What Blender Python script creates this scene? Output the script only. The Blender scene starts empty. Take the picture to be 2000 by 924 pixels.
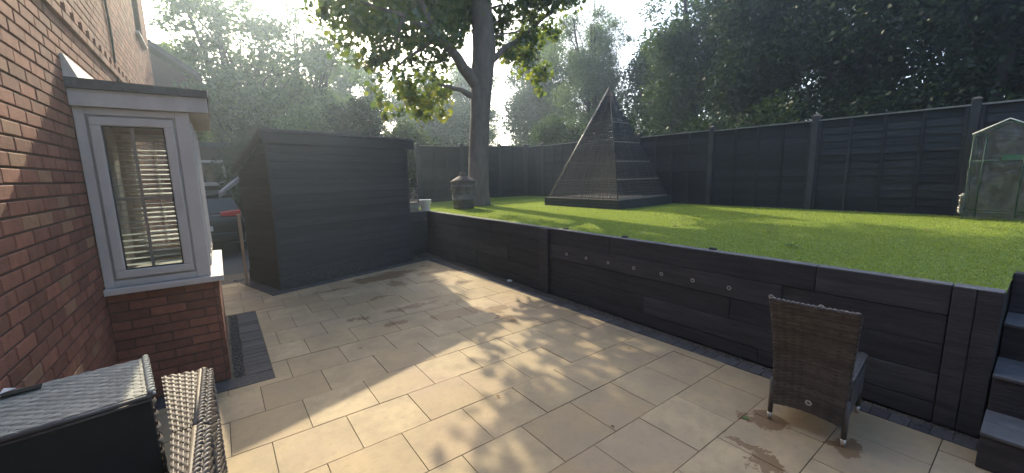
import bpy, math, random
import numpy as np
from mathutils import Vector, Matrix

random.seed(7)
rng = np.random.default_rng(11)
scene = bpy.context.scene
COL = scene.collection
PI = math.pi
rad = math.radians

# ------------------------------------------------------------------ camera, light, exposure
CAM_Z = 1.72
YAW, PITCH, ROLL = rad(36.37), rad(8.85), rad(-1.17)
_f = np.array([math.sin(YAW)*math.cos(PITCH), math.cos(YAW)*math.cos(PITCH), -math.sin(PITCH)])
_r0 = np.array([math.cos(YAW), -math.sin(YAW), 0.0])
_u0 = np.cross(_r0, _f)
_r = math.cos(ROLL)*_r0 + math.sin(ROLL)*_u0
_u = -math.sin(ROLL)*_r0 + math.cos(ROLL)*_u0
cam_data = bpy.data.cameras.new('camera')
cam_data.sensor_width = 36.0
cam_data.lens = 36.0*773.0/2000.0
cam_data.clip_start = 0.05
cam_data.clip_end = 800.0
cam = bpy.data.objects.new('camera', cam_data)
M = Matrix.Identity(4)
for i in range(3):
    M[i][0] = _r[i]; M[i][1] = _u[i]; M[i][2] = -_f[i]
M[2][3] = CAM_Z
cam.matrix_world = M
COL.objects.link(cam)
scene.camera = cam

SUN = Vector((0.17, 1.0, 0.61)).normalized()
SUN_EL = math.asin(SUN.z)
SUN_AZ = math.atan2(SUN.x, SUN.y)

world = bpy.data.worlds.new('World')
scene.world = world
world.use_nodes = True
wn = world.node_tree
sky = wn.nodes.new('ShaderNodeTexSky')
sky.sky_type = 'NISHITA'
sky.sun_disc = False
sky.sun_elevation = SUN_EL
sky.sun_rotation = SUN_AZ
sky.air_density = 1.0
sky.dust_density = 3.2
sky.ozone_density = 1.0
bg = wn.nodes['Background']
bg.inputs['Strength'].default_value = 0.15
wn.links.new(sky.outputs['Color'], bg.inputs['Color'])

sl = bpy.data.lights.new('sun', 'SUN')
sl.energy = 2.0
sl.angle = rad(0.55)
sl.color = (1.0, 0.87, 0.62)
so = bpy.data.objects.new('sun', sl)
so.rotation_euler = SUN.to_track_quat('Z', 'Y').to_euler()
so.location = (5, 30, 25)
COL.objects.link(so)

scene.view_settings.view_transform = 'Standard'
scene.view_settings.look = 'None'
scene.view_settings.gamma = 1.0
scene.view_settings.exposure = 1.9
scene.render.engine = 'CYCLES'
scene.cycles.use_denoising = True
scene.cycles.max_bounces = 10
scene.cycles.transparent_max_bounces = 12
scene.cycles.volume_bounces = 0


# ------------------------------------------------------------------ materials
def new_mat(name):
    m = bpy.data.materials.new(name)
    m.use_nodes = True
    nt = m.node_tree
    return m, nt, nt.nodes['Principled BSDF']


def mat(name, col, rough=0.8, var=0.25, scale=6.0, obj_var=0.0, isl_var=0.0, bump=0.0, bscale=60.0,
        metal=0.0, spec=0.5, stretch=None, tint=None, world_space=False, wear=None):
    """Base colour broken up by noise, by object or by loose piece; fine relief as bump."""
    m, nt, p = new_mat(name)
    N, L = nt.nodes, nt.links
    tc = N.new('ShaderNodeTexCoord')
    vec = tc.outputs['Object']
    if world_space:
        g = N.new('ShaderNodeNewGeometry')
        vec = g.outputs['Position']
    if stretch:
        mp = N.new('ShaderNodeMapping')
        mp.inputs['Scale'].default_value = stretch
        L.new(vec, mp.inputs['Vector'])
        vec = mp.outputs['Vector']
    no = N.new('ShaderNodeTexNoise')
    no.inputs['Scale'].default_value = scale
    no.inputs['Detail'].default_value = 6.0
    no.inputs['Roughness'].default_value = 0.65
    if obj_var or True:
        oi = N.new('ShaderNodeObjectInfo')
        add = N.new('ShaderNodeVectorMath'); add.operation = 'ADD'
        sc = N.new('ShaderNodeMath'); sc.operation = 'MULTIPLY'; sc.inputs[1].default_value = 37.0 if not world_space else 0.0
        L.new(oi.outputs['Random'], sc.inputs[0])
        L.new(vec, add.inputs[0]); L.new(sc.outputs[0], add.inputs[1])
        vec = add.outputs['Vector']
    L.new(vec, no.inputs['Vector'])
    ramp = N.new('ShaderNodeValToRGB')
    t = tint or (1, 1, 1)
    a = [min(1, c*(1-var)) for c in col]
    b = [min(1, c*(1+var)*k) for c, k in zip(col, t)]
    ramp.color_ramp.elements[0].color = (*a, 1); ramp.color_ramp.elements[0].position = 0.3
    ramp.color_ramp.elements[1].color = (*b, 1); ramp.color_ramp.elements[1].position = 0.7
    L.new(no.outputs['Fac'], ramp.inputs['Fac'])
    out = ramp.outputs['Color']
    for amt, src in ((obj_var, 'o'), (isl_var, 'i')):
        if not amt:
            continue
        if src == 'o':
            s = oi.outputs['Random']
        else:
            g2 = N.new('ShaderNodeNewGeometry'); s = g2.outputs['Random Per Island']
        mr = N.new('ShaderNodeMapRange')
        mr.inputs['To Min'].default_value = 1-amt; mr.inputs['To Max'].default_value = 1+amt
        L.new(s, mr.inputs['Value'])
        mx = N.new('ShaderNodeVectorMath'); mx.operation = 'SCALE'
        L.new(out, mx.inputs[0]); L.new(mr.outputs['Result'], mx.inputs['Scale'])
        out = mx.outputs['Vector']
    if wear:
        wc, ws, lo, hi, amt = wear
        nw = N.new('ShaderNodeTexNoise'); nw.inputs['Scale'].default_value = ws; nw.inputs['Detail'].default_value = 8.0
        nw.inputs['Roughness'].default_value = 0.75
        L.new(vec, nw.inputs['Vector'])
        wr = N.new('ShaderNodeMapRange'); wr.inputs['From Min'].default_value = lo; wr.inputs['From Max'].default_value = hi
        wr.inputs['To Max'].default_value = amt
        L.new(nw.outputs['Fac'], wr.inputs['Value'])
        wm = N.new('ShaderNodeMix'); wm.data_type = 'RGBA'
        L.new(wr.outputs[0], wm.inputs['Factor']); L.new(out, wm.inputs[6]); wm.inputs[7].default_value = (*wc, 1)
        out = wm.outputs[2]
    L.new(out, p.inputs['Base Color'])
    p.inputs['Roughness'].default_value = rough
    p.inputs['Metallic'].default_value = metal
    p.inputs['Specular IOR Level'].default_value = spec
    if bump:
        n2 = N.new('ShaderNodeTexNoise')
        n2.inputs['Scale'].default_value = bscale; n2.inputs['Detail'].default_value = 4.0
        L.new(vec, n2.inputs['Vector'])
        bp = N.new('ShaderNodeBump')
        bp.inputs['Strength'].default_value = bump; bp.inputs['Distance'].default_value = 0.01
        L.new(n2.outputs['Fac'], bp.inputs['Height'])
        L.new(bp.outputs['Normal'], p.inputs['Normal'])
    return m


def leaf_mat(name, c1, c2, trans=0.45, gloss=0.06):
    m = bpy.data.materials.new(name); m.use_nodes = True
    nt = m.node_tree; N, L = nt.nodes, nt.links
    N.remove(N['Principled BSDF'])
    out = N['Material Output']
    g = N.new('ShaderNodeNewGeometry')
    ramp = N.new('ShaderNodeValToRGB')
    ramp.color_ramp.elements[0].color = (*c1, 1); ramp.color_ramp.elements[1].color = (*c2, 1)
    L.new(g.outputs['Random Per Island'], ramp.inputs['Fac'])
    d = N.new('ShaderNodeBsdfDiffuse'); t = N.new('ShaderNodeBsdfTranslucent')
    gl = N.new('ShaderNodeBsdfGlossy'); gl.inputs['Roughness'].default_value = 0.4
    L.new(ramp.outputs['Color'], d.inputs['Color'])
    hs = N.new('ShaderNodeHueSaturation')
    hs.inputs['Hue'].default_value = 0.485; hs.inputs['Saturation'].default_value = 1.1; hs.inputs['Value'].default_value = 1.6
    L.new(ramp.outputs['Color'], hs.inputs['Color']); L.new(hs.outputs['Color'], t.inputs['Color'])
    m1 = N.new('ShaderNodeMixShader'); m1.inputs['Fac'].default_value = trans
    L.new(d.outputs[0], m1.inputs[1]); L.new(t.outputs[0], m1.inputs[2])
    m2 = N.new('ShaderNodeMixShader'); m2.inputs['Fac'].default_value = gloss
    L.new(m1.outputs[0], m2.inputs[1]); L.new(gl.outputs[0], m2.inputs[2])
    L.new(m2.outputs[0], out.inputs['Surface'])
    return m


def glass_mat(name, tint=(0.92, 0.95, 0.95), refl=0.04, rough=0.02, haze=0.0, haze_col=(0.7, 0.72, 0.7), wrinkle=0.0):
    m = bpy.data.materials.new(name); m.use_nodes = True
    nt = m.node_tree; N, L = nt.nodes, nt.links
    N.remove(N['Principled BSDF'])
    out = N['Material Output']
    tr = N.new('ShaderNodeBsdfTransparent'); tr.inputs['Color'].default_value = (*tint, 1)
    gl = N.new('ShaderNodeBsdfGlossy'); gl.inputs['Roughness'].default_value = rough
    lw = N.new('ShaderNodeFresnel'); lw.inputs['IOR'].default_value = 1.45
    ad = N.new('ShaderNodeMath'); ad.operation = 'ADD'; ad.inputs[1].default_value = refl; ad.use_clamp = True
    L.new(lw.outputs[0], ad.inputs[0])
    mx = N.new('ShaderNodeMixShader'); L.new(ad.outputs[0], mx.inputs['Fac'])
    L.new(tr.outputs[0], mx.inputs[1]); L.new(gl.outputs[0], mx.inputs[2])
    last = mx
    if haze:
        df = N.new('ShaderNodeBsdfDiffuse'); df.inputs['Color'].default_value = (*haze_col, 1)
        no = N.new('ShaderNodeTexNoise'); no.inputs['Scale'].default_value = 11.0; no.inputs['Detail'].default_value = 6.0
        no.inputs['Distortion'].default_value = 0.4
        tc = N.new('ShaderNodeTexCoord'); L.new(tc.outputs['Object'], no.inputs['Vector'])
        mr = N.new('ShaderNodeMapRange'); mr.inputs['From Min'].default_value = 0.35; mr.inputs['From Max'].default_value = 0.75
        mr.inputs['To Min'].default_value = haze*0.3; mr.inputs['To Max'].default_value = haze*1.7
        L.new(no.outputs['Fac'], mr.inputs['Value'])
        m3 = N.new('ShaderNodeMixShader'); L.new(mr.outputs[0], m3.inputs['Fac'])
        L.new(mx.outputs[0], m3.inputs[1]); L.new(df.outputs[0], m3.inputs[2])
        last = m3
        if wrinkle:
            bp = N.new('ShaderNodeBump'); bp.inputs['Strength'].default_value = wrinkle; bp.inputs['Distance'].default_value = 0.03
            L.new(no.outputs['Fac'], bp.inputs['Height'])
            L.new(bp.outputs['Normal'], gl.inputs['Normal']); L.new(bp.outputs['Normal'], df.inputs['Normal'])
    L.new(last.outputs[0], out.inputs['Surface'])
    return m


def slab_mat():
    """Buff sandstone: per-slab tone, mottling, specks, and wet or rusty stains where the photo has them."""
    m, nt, p = new_mat('buff_sandstone')
    N, L = nt.nodes, nt.links
    g = N.new('ShaderNodeNewGeometry'); oi = N.new('ShaderNodeObjectInfo')
    pos = g.outputs['Position']

    def noise(s, d=5.0, r=0.6, dist=0.0):
        n = N.new('ShaderNodeTexNoise'); n.inputs['Scale'].default_value = s; n.inputs['Detail'].default_value = d
        n.inputs['Roughness'].default_value = r; n.inputs['Distortion'].default_value = dist
        L.new(pos, n.inputs['Vector']); return n

    def mixc(fac, a, b):
        x = N.new('ShaderNodeMix'); x.data_type = 'RGBA'
        if hasattr(fac, 'links'): L.new(fac, x.inputs['Factor'])
        else: x.inputs['Factor'].default_value = fac
        for s, v in (('A', a), ('B', b)):
            sock = x.inputs[6] if s == 'A' else x.inputs[7]
            if hasattr(v, 'links'): L.new(v, sock)
            else: sock.default_value = (*v, 1)
        return x.outputs[2]

    def rng_(v, a, b, c=0.0, d=1.0):
        mr = N.new('ShaderNodeMapRange'); mr.inputs['From Min'].default_value = a; mr.inputs['From Max'].default_value = b
        mr.inputs['To Min'].default_value = c; mr.inputs['To Max'].default_value = d
        L.new(v, mr.inputs['Value']); return mr.outputs[0]
    base = mixc(oi.outputs['Random'], (0.39, 0.285, 0.155), (0.50, 0.385, 0.225))
    base = mixc(rng_(noise(3.2).outputs['Fac'], 0.35, 0.7), base, (0.33, 0.255, 0.155))
    pink = rng_(noise(1.1, 3).outputs['Fac'], 0.5, 0.72, 0, 0.6)
    base = mixc(pink, base, (0.42, 0.30, 0.21))
    green = rng_(noise(1.7, 5, 0.7, 0.6).outputs['Fac'], 0.5, 0.72, 0, 0.5)
    base = mixc(green, base, (0.33, 0.27, 0.17))
    speck = rng_(noise(75, 2).outputs['Fac'], 0.70, 0.76, 0, 0.55)
    base = mixc(speck, base, (0.16, 0.12, 0.08))
    grime = rng_(noise(14, 6, 0.75).outputs['Fac'], 0.5, 0.78, 0, 0.55)
    base = mixc(grime, base, (0.24, 0.19, 0.125))
    # stains: distorted ellipses in patio metres (cx, cy, rx, ry, strength)
    wet = None
    nd = N.new('ShaderNodeTexNoise'); nd.inputs['Scale'].default_value = 5.0; nd.inputs['Detail'].default_value = 6.0; nd.inputs['Roughness'].default_value = 0.7
    L.new(pos, nd.inputs['Vector'])
    off = N.new('ShaderNodeVectorMath'); off.operation = 'SUBTRACT'; off.inputs[1].default_value = (0.5, 0.5, 0.5)
    L.new(nd.outputs['Color'], off.inputs[0])
    offs = N.new('ShaderNodeVectorMath'); offs.operation = 'SCALE'; offs.inputs['Scale'].default_value = 0.5
    L.new(off.outputs[0], offs.inputs[0])
    wp = N.new('ShaderNodeVectorMath'); wp.operation = 'ADD'
    L.new(pos, wp.inputs[0]); L.new(offs.outputs[0], wp.inputs[1])
    for cx, cy, rx, ry in ((2.1, 6.72, 0.42, 0.19), (2.55, 6.85, 0.3, 0.12), (1.3, 6.5, 0.28, 0.06), (2.3, 4.28, 0.36, 0.17),
                           (1.95, 4.9, 0.35, 0.07), (2.75, 4.1, 0.2, 0.12), (2.9, 1.02, 0.13, 0.11), (2.5, 0.95, 0.05, 0.12), (2.43, 0.8, 0.06, 0.1),
                           (2.98, 0.58, 0.07, 0.06), (1.55, 4.45, 0.14, 0.06), (3.05, 5.5, 0.14, 0.1), (2.8, 5.9, 0.16, 0.08), (2.9, 6.5, 0.25, 0.1), (1.95, 6.85, 0.3, 0.12), (2.2, 6.2, 0.10, 0.2), (2.55, 4.75, 0.22, 0.06), (1.2, 4.9, 0.12, 0.05), (2.66, 3.75, 0.06, 0.16), (3.1, 7.1, 0.12, 0.06), (2.35, 7.0, 0.2, 0.06), (1.75, 5.6, 0.2, 0.05)):
        sb = N.new('ShaderNodeVectorMath'); sb.operation = 'SUBTRACT'; sb.inputs[1].default_value = (cx, cy, 0)
        L.new(wp.outputs[0], sb.inputs[0])
        dv = N.new('ShaderNodeVectorMath'); dv.operation = 'MULTIPLY'; dv.inputs[1].default_value = (1/rx, 1/ry, 0)
        L.new(sb.outputs[0], dv.inputs[0])
        ln = N.new('ShaderNodeVectorMath'); ln.operation = 'LENGTH'; L.new(dv.outputs[0], ln.inputs[0])
        v = rng_(ln.outputs['Value'], 1.08, 0.92)
        if wet is None: wet = v
        else:
            mxx = N.new('ShaderNodeMath'); mxx.operation = 'MAXIMUM'; L.new(wet, mxx.inputs[0]); L.new(v, mxx.inputs[1]); wet = mxx.outputs[0]
    wf = N.new('ShaderNodeMath'); wf.operation = 'MULTIPLY'; wf.inputs[1].default_value = 0.80; L.new(wet, wf.inputs[0])
    base = mixc(wf.outputs[0], base, (0.165, 0.092, 0.038))
    L.new(base, p.inputs['Base Color'])
    ro = N.new('ShaderNodeMath'); ro.operation = 'MULTIPLY_ADD'; ro.inputs[1].default_value = -0.16; ro.inputs[2].default_value = 0.72
    L.new(wet, ro.inputs[0]); L.new(ro.outputs[0], p.inputs['Roughness'])
    p.inputs['Specular IOR Level'].default_value = 0.35
    bp = N.new('ShaderNodeBump'); bp.inputs['Strength'].default_value = 0.35; bp.inputs['Distance'].default_value = 0.006
    L.new(noise(22, 8, 0.7).outputs['Fac'], bp.inputs['Height']); L.new(bp.outputs['Normal'], p.inputs['Normal'])
    return m


MT = {}
MT['brick'] = mat('red_brick', (0.215, 0.083, 0.051), 0.85, 0.22, 14, obj_var=0.28, bump=0.5, bscale=120)
MT['brick_i'] = mat('red_brick_far', (0.215, 0.083, 0.051), 0.85, 0.22, 14, isl_var=0.28, bump=0.5, bscale=120)
MT['brick_tan'] = mat('tan_brick', (0.27, 0.14, 0.08), 0.85, 0.2, 14, obj_var=0.15, bump=0.5, bscale=120)
MT['mortar'] = mat('brown_mortar', (0.095, 0.060, 0.046), 0.95, 0.2, 30, bump=0.5, bscale=200)
MT['upvc'] = mat('white_upvc', (0.56, 0.51, 0.46), 0.45, 0.06, 5, wear=((0.30, 0.27, 0.23), 7, 0.55, 0.85, 0.5))
MT['fascia'] = mat('weathered_white_paint', (0.52, 0.485, 0.45), 0.55, 0.14, 7, bump=0.1)
MT['felt'] = mat('grey_roof_felt', (0.085, 0.082, 0.085), 0.85, 0.25, 12, bump=0.4)
MT['lead'] = mat('pale_lead_flashing', (0.55, 0.52, 0.46), 0.5, 0.25, 9)
MT['groove'] = mat('dark_window_gasket', (0.05, 0.05, 0.055), 0.6)
MT['glass'] = glass_mat('window_glass')
MT['blind'] = mat('cream_blind_slat', (0.80, 0.82, 0.82), 0.5, 0.05)
MT['curtain'] = mat('cream_curtain', (0.74, 0.73, 0.68), 0.9, 0.1, 4)
MT['room'] = mat('grey_room_paint', (0.30, 0.31, 0.31), 0.9, 0.08)
MT['slab'] = slab_mat()
MT['joint'] = mat('dark_joint_sand', (0.12, 0.098, 0.072), 0.95, 0.35, 25)
MT['paver'] = mat('charcoal_block_paver', (0.078, 0.072, 0.072), 0.85, 0.25, 30, obj_var=0.22, bump=0.5, bscale=150)
MT['gravel'] = mat('dark_gravel', (0.085, 0.075, 0.068), 0.85, 0.3, 40, isl_var=0.6)
MT['soil'] = mat('dark_soil', (0.035, 0.028, 0.022), 0.95, 0.3, 12, bump=0.5)
MT['tarmac'] = mat('tarmac', (0.06, 0.06, 0.06), 0.9, 0.25, 30, bump=0.5, bscale=200)
MT['sleeper'] = mat('black_painted_sleeper', (0.036, 0.035, 0.037), 0.74, 0.5, 3.5, obj_var=0.3, bump=0.8, bscale=26, stretch=(6, 0.6, 6), wear=((0.11, 0.105, 0.10), 5, 0.56, 0.80, 0.6))
MT['sleeper_top'] = mat('skylit_grey_sleeper_top', (0.14, 0.14, 0.145), 0.85, 0.35, 9, obj_var=0.15, bump=0.3, stretch=(3, 0.7, 3))  # light from the sky on the wall top put into this grey
MT['step'] = mat('dark_grey_step_tread', (0.10, 0.103, 0.108), 0.85, 0.3, 8, obj_var=0.12, bump=0.4)
MT['shed'] = mat('black_painted_shiplap', (0.030, 0.029, 0.033), 0.68, 0.3, 4, obj_var=0.3, bump=0.4, bscale=30, stretch=(0.6, 1, 7), wear=((0.10, 0.098, 0.10), 5, 0.56, 0.82, 0.5))
MT['fence'] = mat('black_stained_fence', (0.021, 0.022, 0.024), 0.75, 0.45, 5, obj_var=0.45, bump=0.5, bscale=35, stretch=(7, 0.6, 7), wear=((0.085, 0.082, 0.078), 4, 0.56, 0.82, 0.5))
MT['post'] = mat('dark_grey_post', (0.045, 0.045, 0.046), 0.75, 0.3, 6, obj_var=0.2, bump=0.4, bscale=40)
MT['cap'] = mat('sunlit_fence_cap', (0.24, 0.235, 0.22), 0.8, 0.3, 8)  # paler than the fence: light on the top edges put into the colour
MT['light_ring'] = mat('steel_light_ring', (0.42, 0.40, 0.36), 0.45, 0.1, 10, metal=0.3)
MT['lens'] = mat('dark_light_lens', (0.05, 0.05, 0.05), 0.2)
MT['rattan_dk'] = mat('dark_brown_rattan', (0.078, 0.073, 0.069), 0.5, 0.3, 9, isl_var=0.4, obj_var=0.1)
MT['rattan_gr'] = mat('grey_brown_rattan', (0.150, 0.126, 0.104), 0.6, 0.2, 9, isl_var=0.3)
MT['rattan_pale'] = mat('pale_woven_top', (0.29, 0.30, 0.27), 0.75, 0.12, 9, isl_var=0.18)
MT['rattan_pyr'] = mat('weathered_black_rattan', (0.060, 0.056, 0.053), 0.65, 0.25, 9, isl_var=0.35)
MT['pole'] = mat('sunlit_rattan_pole', (0.26, 0.225, 0.18), 0.45, 0.25, 12)  # lighter rattan, sunlight put into the colour
MT['black_cloth'] = mat('black_underside_cloth', (0.016, 0.016, 0.014), 0.9, 0.25, 5, bump=0.3, bscale=200)
MT['steel'] = mat('brushed_steel_foot', (0.65, 0.64, 0.6), 0.3, 0.1, 10, metal=0.8)
MT['galv'] = mat('sooty_galvanised_steel', (0.13, 0.12, 0.11), 0.75, 0.5, 7, metal=0.1, bump=0.15, tint=(1.0, 0.95, 0.9))
MT['rust'] = mat('rusty_steel_lid', (0.115, 0.085, 0.072), 0.85, 0.4, 9, metal=0.0, bump=0.2)
MT['white_plastic'] = mat('white_plastic', (0.78, 0.78, 0.76), 0.4, 0.04)
MT['stone'] = mat('buff_stone_offcut', (0.33, 0.29, 0.22), 0.85, 0.3, 12, obj_var=0.3, bump=0.4)
MT['orange_wood'] = mat('orange_brown_timber', (0.36, 0.25, 0.16), 0.65, 0.3, 8, stretch=(6, 6, 0.8))
MT['car'] = mat('dark_car_paint', (0.010, 0.010, 0.012), 0.3, 0.05)
MT['car_glass'] = mat('dark_car_glass', (0.012, 0.013, 0.015), 0.06)
MT['tail'] = mat('red_tail_lamp', (0.62, 0.012, 0.02), 0.35, 0.1)
MT['rubber'] = mat('black_rubber', (0.015, 0.015, 0.015), 0.8)
MT['chrome'] = mat('silver_metal', (0.6, 0.6, 0.6), 0.25, 0.05, metal=0.9)
MT['grey_cloth'] = mat('grey_cover_cloth', (0.30, 0.30, 0.31), 0.8, 0.2, 12)
MT['dark_brick'] = mat('dark_brown_brick', (0.10, 0.06, 0.05), 0.9, 0.2, 20, isl_var=0.2)
MT['roof_tile'] = mat('dark_roof_tile', (0.06, 0.05, 0.048), 0.85, 0.3, 9, isl_var=0.25)
MT['green_tube'] = mat('green_coated_tube', (0.012, 0.07, 0.035), 0.4, 0.1)
MT['film'] = glass_mat('clear_plastic_film', (0.80, 0.84, 0.80), refl=0.05, rough=0.25, haze=0.17, haze_col=(0.45, 0.45, 0.41), wrinkle=0.8)
MT['grass'] = leaf_mat('turf_blade', (0.17, 0.25, 0.045), (0.31, 0.38, 0.085), 0.42, 0.03)
MT['turf'] = mat('turf_base', (0.16, 0.225, 0.045), 0.95, 0.35, 20, bump=0.6, bscale=250)
MT['bark'] = mat('grey_brown_bark', (0.155, 0.125, 0.10), 0.92, 0.3, 9, bump=0.9, bscale=28, stretch=(1, 1, 0.35))
MT['bark_dk'] = mat('dark_bark', (0.045, 0.036, 0.030), 0.95, 0.3, 9, bump=0.6)
MT['maple'] = leaf_mat('maple_leaf', (0.045, 0.095, 0.014), (0.14, 0.19, 0.028), 0.55)
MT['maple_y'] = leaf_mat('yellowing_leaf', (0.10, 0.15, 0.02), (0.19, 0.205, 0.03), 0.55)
MT['ash'] = leaf_mat('ash_leaf', (0.030, 0.075, 0.018), (0.11, 0.18, 0.045), 0.5)
MT['willow'] = leaf_mat('willow_leaf', (0.040, 0.090, 0.022), (0.11, 0.17, 0.045), 0.48)
MT['oak'] = leaf_mat('oak_leaf', (0.025, 0.055, 0.014), (0.065, 0.105, 0.026), 0.40, 0.03)
MT['dark_leaf'] = leaf_mat('dark_evergreen_leaf', (0.013, 0.028, 0.012), (0.034, 0.056, 0.020), 0.25, 0.02)
MT['dead_leaf'] = mat('brown_dead_leaf', (0.24, 0.14, 0.055), 0.8, 0.3, 20, obj_var=0.4)
MT['green_leaf'] = mat('green_fallen_leaf', (0.10, 0.15, 0.03), 0.7, 0.3, 20, obj_var=0.3)


# ------------------------------------------------------------------ building helpers
class MB:
    """Collects vertices and faces; build() links them as one mesh object."""
    def __init__(s): s.v = []; s.f = []

    def add(s, vs, fs):
        o = len(s.v); s.v += [tuple(map(float, p)) for p in vs]; s.f += [tuple(i+o for i in f) for f in fs]; return s

    def box(s, x0, y0, z0, x1, y1, z1):
        return s.add([(x0, y0, z0), (x1, y0, z0), (x1, y1, z0), (x0, y1, z0), (x0, y0, z1), (x1, y0, z1), (x1, y1, z1), (x0, y1, z1)],
                     [(0, 3, 2, 1), (4, 5, 6, 7), (0, 1, 5, 4), (1, 2, 6, 5), (2, 3, 7, 6), (3, 0, 4, 7)])

    def prism(s, poly, z0, z1):
        n = len(poly)
        if sum(poly[i][0]*poly[(i+1) % n][1]-poly[(i+1) % n][0]*poly[i][1] for i in range(n)) < 0: poly = poly[::-1]
        vs = [(x, y, z0) for x, y in poly]+[(x, y, z1) for x, y in poly]
        return s.add(vs, [tuple(range(n))[::-1], tuple(range(n, 2*n))]+[(i, (i+1) % n, n+(i+1) % n, n+i) for i in range(n)])

    def tube(s, pts, rs, n=6, cap=True):
        pts = [Vector(p) for p in pts]
        if not hasattr(rs, '__len__'): rs = [rs]*len(pts)
        rings = []
        ref = None
        for i, p in enumerate(pts):
            d = (pts[min(i+1, len(pts)-1)]-pts[max(i-1, 0)]).normalized()
            if ref is None:
                ref = Vector((0, 0, 1)) if abs(d.z) < 0.9 else Vector((1, 0, 0))
            a = (ref - d*ref.dot(d)).normalized(); b = d.cross(a); ref = a
            rings.append([p+(a*math.cos(t)+b*math.sin(t))*rs[i] for t in [2*PI*k/n for k in range(n)]])
        vs = [q for r in rings for q in r]; fs = []
        for i in range(len(rings)-1):
            for k in range(n):
                fs.append((i*n+k, i*n+(k+1) % n, (i+1)*n+(k+1) % n, (i+1)*n+k))
        if cap:
            fs.append(tuple(range(n))[::-1]); fs.append(tuple(range((len(rings)-1)*n, len(rings)*n)))
        return s.add(vs, fs)

    def lathe(s, prof, n=24, c=(0, 0)):
        vs = []; fs = []
        for r, z in prof:
            for k in range(n):
                vs.append((c[0]+r*math.cos(2*PI*k/n), c[1]+r*math.sin(2*PI*k/n), z))
        for i in range(len(prof)-1):
            for k in range(n):
                fs.append((i*n+k, i*n+(k+1) % n, (i+1)*n+(k+1) % n, (i+1)*n+k))
        return s.add(vs, fs)

    def mesh(s, name, m, smooth=False):
        me = bpy.data.meshes.new(name); me.from_pydata(s.v, [], s.f); me.update()
        if m: me.materials.append(MT[m] if isinstance(m, str) else m)
        if smooth: me.polygons.foreach_set('use_smooth', [True]*len(me.polygons))
        return me

    def build(s, name, m, parent=None, smooth=False, bevel=0.0):
        return put(name, s.mesh(name, m, smooth), parent, bevel=bevel)


def put(name, me, parent=None, loc=(0, 0, 0), rz=0.0, bevel=0.0):
    o = bpy.data.objects.new(name, me); COL.objects.link(o)
    o.location = loc
    if rz: o.rotation_euler = (0, 0, rz)
    if parent: o.parent = parent
    if bevel:
        b = o.modifiers.new('bevel', 'BEVEL'); b.width = bevel; b.segments = 2; b.limit_method = 'ANGLE'
    return o


def tag(o, label=None, cat=None, group=None, kind=None):
    if label: o['label'] = label
    if cat: o['category'] = cat
    if group: o['group'] = group
    if kind: o['kind'] = kind
    return o


def thing(name, label, cat, loc=(0, 0, 0), rz=0.0, group=None):
    o = bpy.data.objects.new(name, None); COL.objects.link(o)
    o.location = loc; o.rotation_euler = (0, 0, rz); o.empty_display_size = 0.2
    return tag(o, label, cat, group)


def np_mesh(name, verts, faces, m, smooth=False):
    """faces: (n,k) array with the same k for all."""
    me = bpy.data.meshes.new(name)
    nf, k = faces.shape
    me.vertices.add(len(verts)); me.vertices.foreach_set('co', np.asarray(verts, np.float32).ravel())
    me.loops.add(nf*k); me.loops.foreach_set('vertex_index', np.asarray(faces, np.int32).ravel())
    me.polygons.add(nf)
    me.polygons.foreach_set('loop_start', np.arange(0, nf*k, k, dtype=np.int32))
    me.polygons.foreach_set('loop_total', np.full(nf, k, np.int32))
    me.update(calc_edges=True)
    me.materials.append(MT[m] if isinstance(m, str) else m)
    if smooth: me.polygons.foreach_set('use_smooth', [True]*nf)
    return me


def poly_clip(poly, a, b, c):
    """keep a*x+b*y<=c"""
    out = []
    n = len(poly)
    for i in range(n):
        p, q = poly[i], poly[(i+1) % n]
        dp, dq = a*p[0]+b*p[1]-c, a*q[0]+b*q[1]-c
        if dp <= 0: out.append(p)
        if dp*dq < 0:
            t = dp/(dp-dq); out.append((p[0]+(q[0]-p[0])*t, p[1]+(q[1]-p[1])*t))
    return out


def area(poly):
    return abs(sum(poly[i][0]*poly[(i+1) % len(poly)][1]-poly[(i+1) % len(poly)][0]*poly[i][1] for i in range(len(poly))))/2 if len(poly) > 2 else 0


def inset(poly, d):
    """shrink a convex polygon by d"""
    n = len(poly)
    if sum(poly[i][0]*poly[(i+1) % n][1]-poly[(i+1) % n][0]*poly[i][1] for i in range(n)) < 0: poly = poly[::-1]
    out = poly
    for i in range(n):
        p, q = poly[i], poly[(i+1) % n]
        ex, ey = q[0]-p[0], q[1]-p[1]; l = math.hypot(ex, ey)
        if l < 1e-6: continue
        nx, ny = ey/l, -ex/l
        out = poly_clip(out, nx, ny, nx*p[0]+ny*p[1]-d)
        if len(out) < 3: return []
    return out


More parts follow.
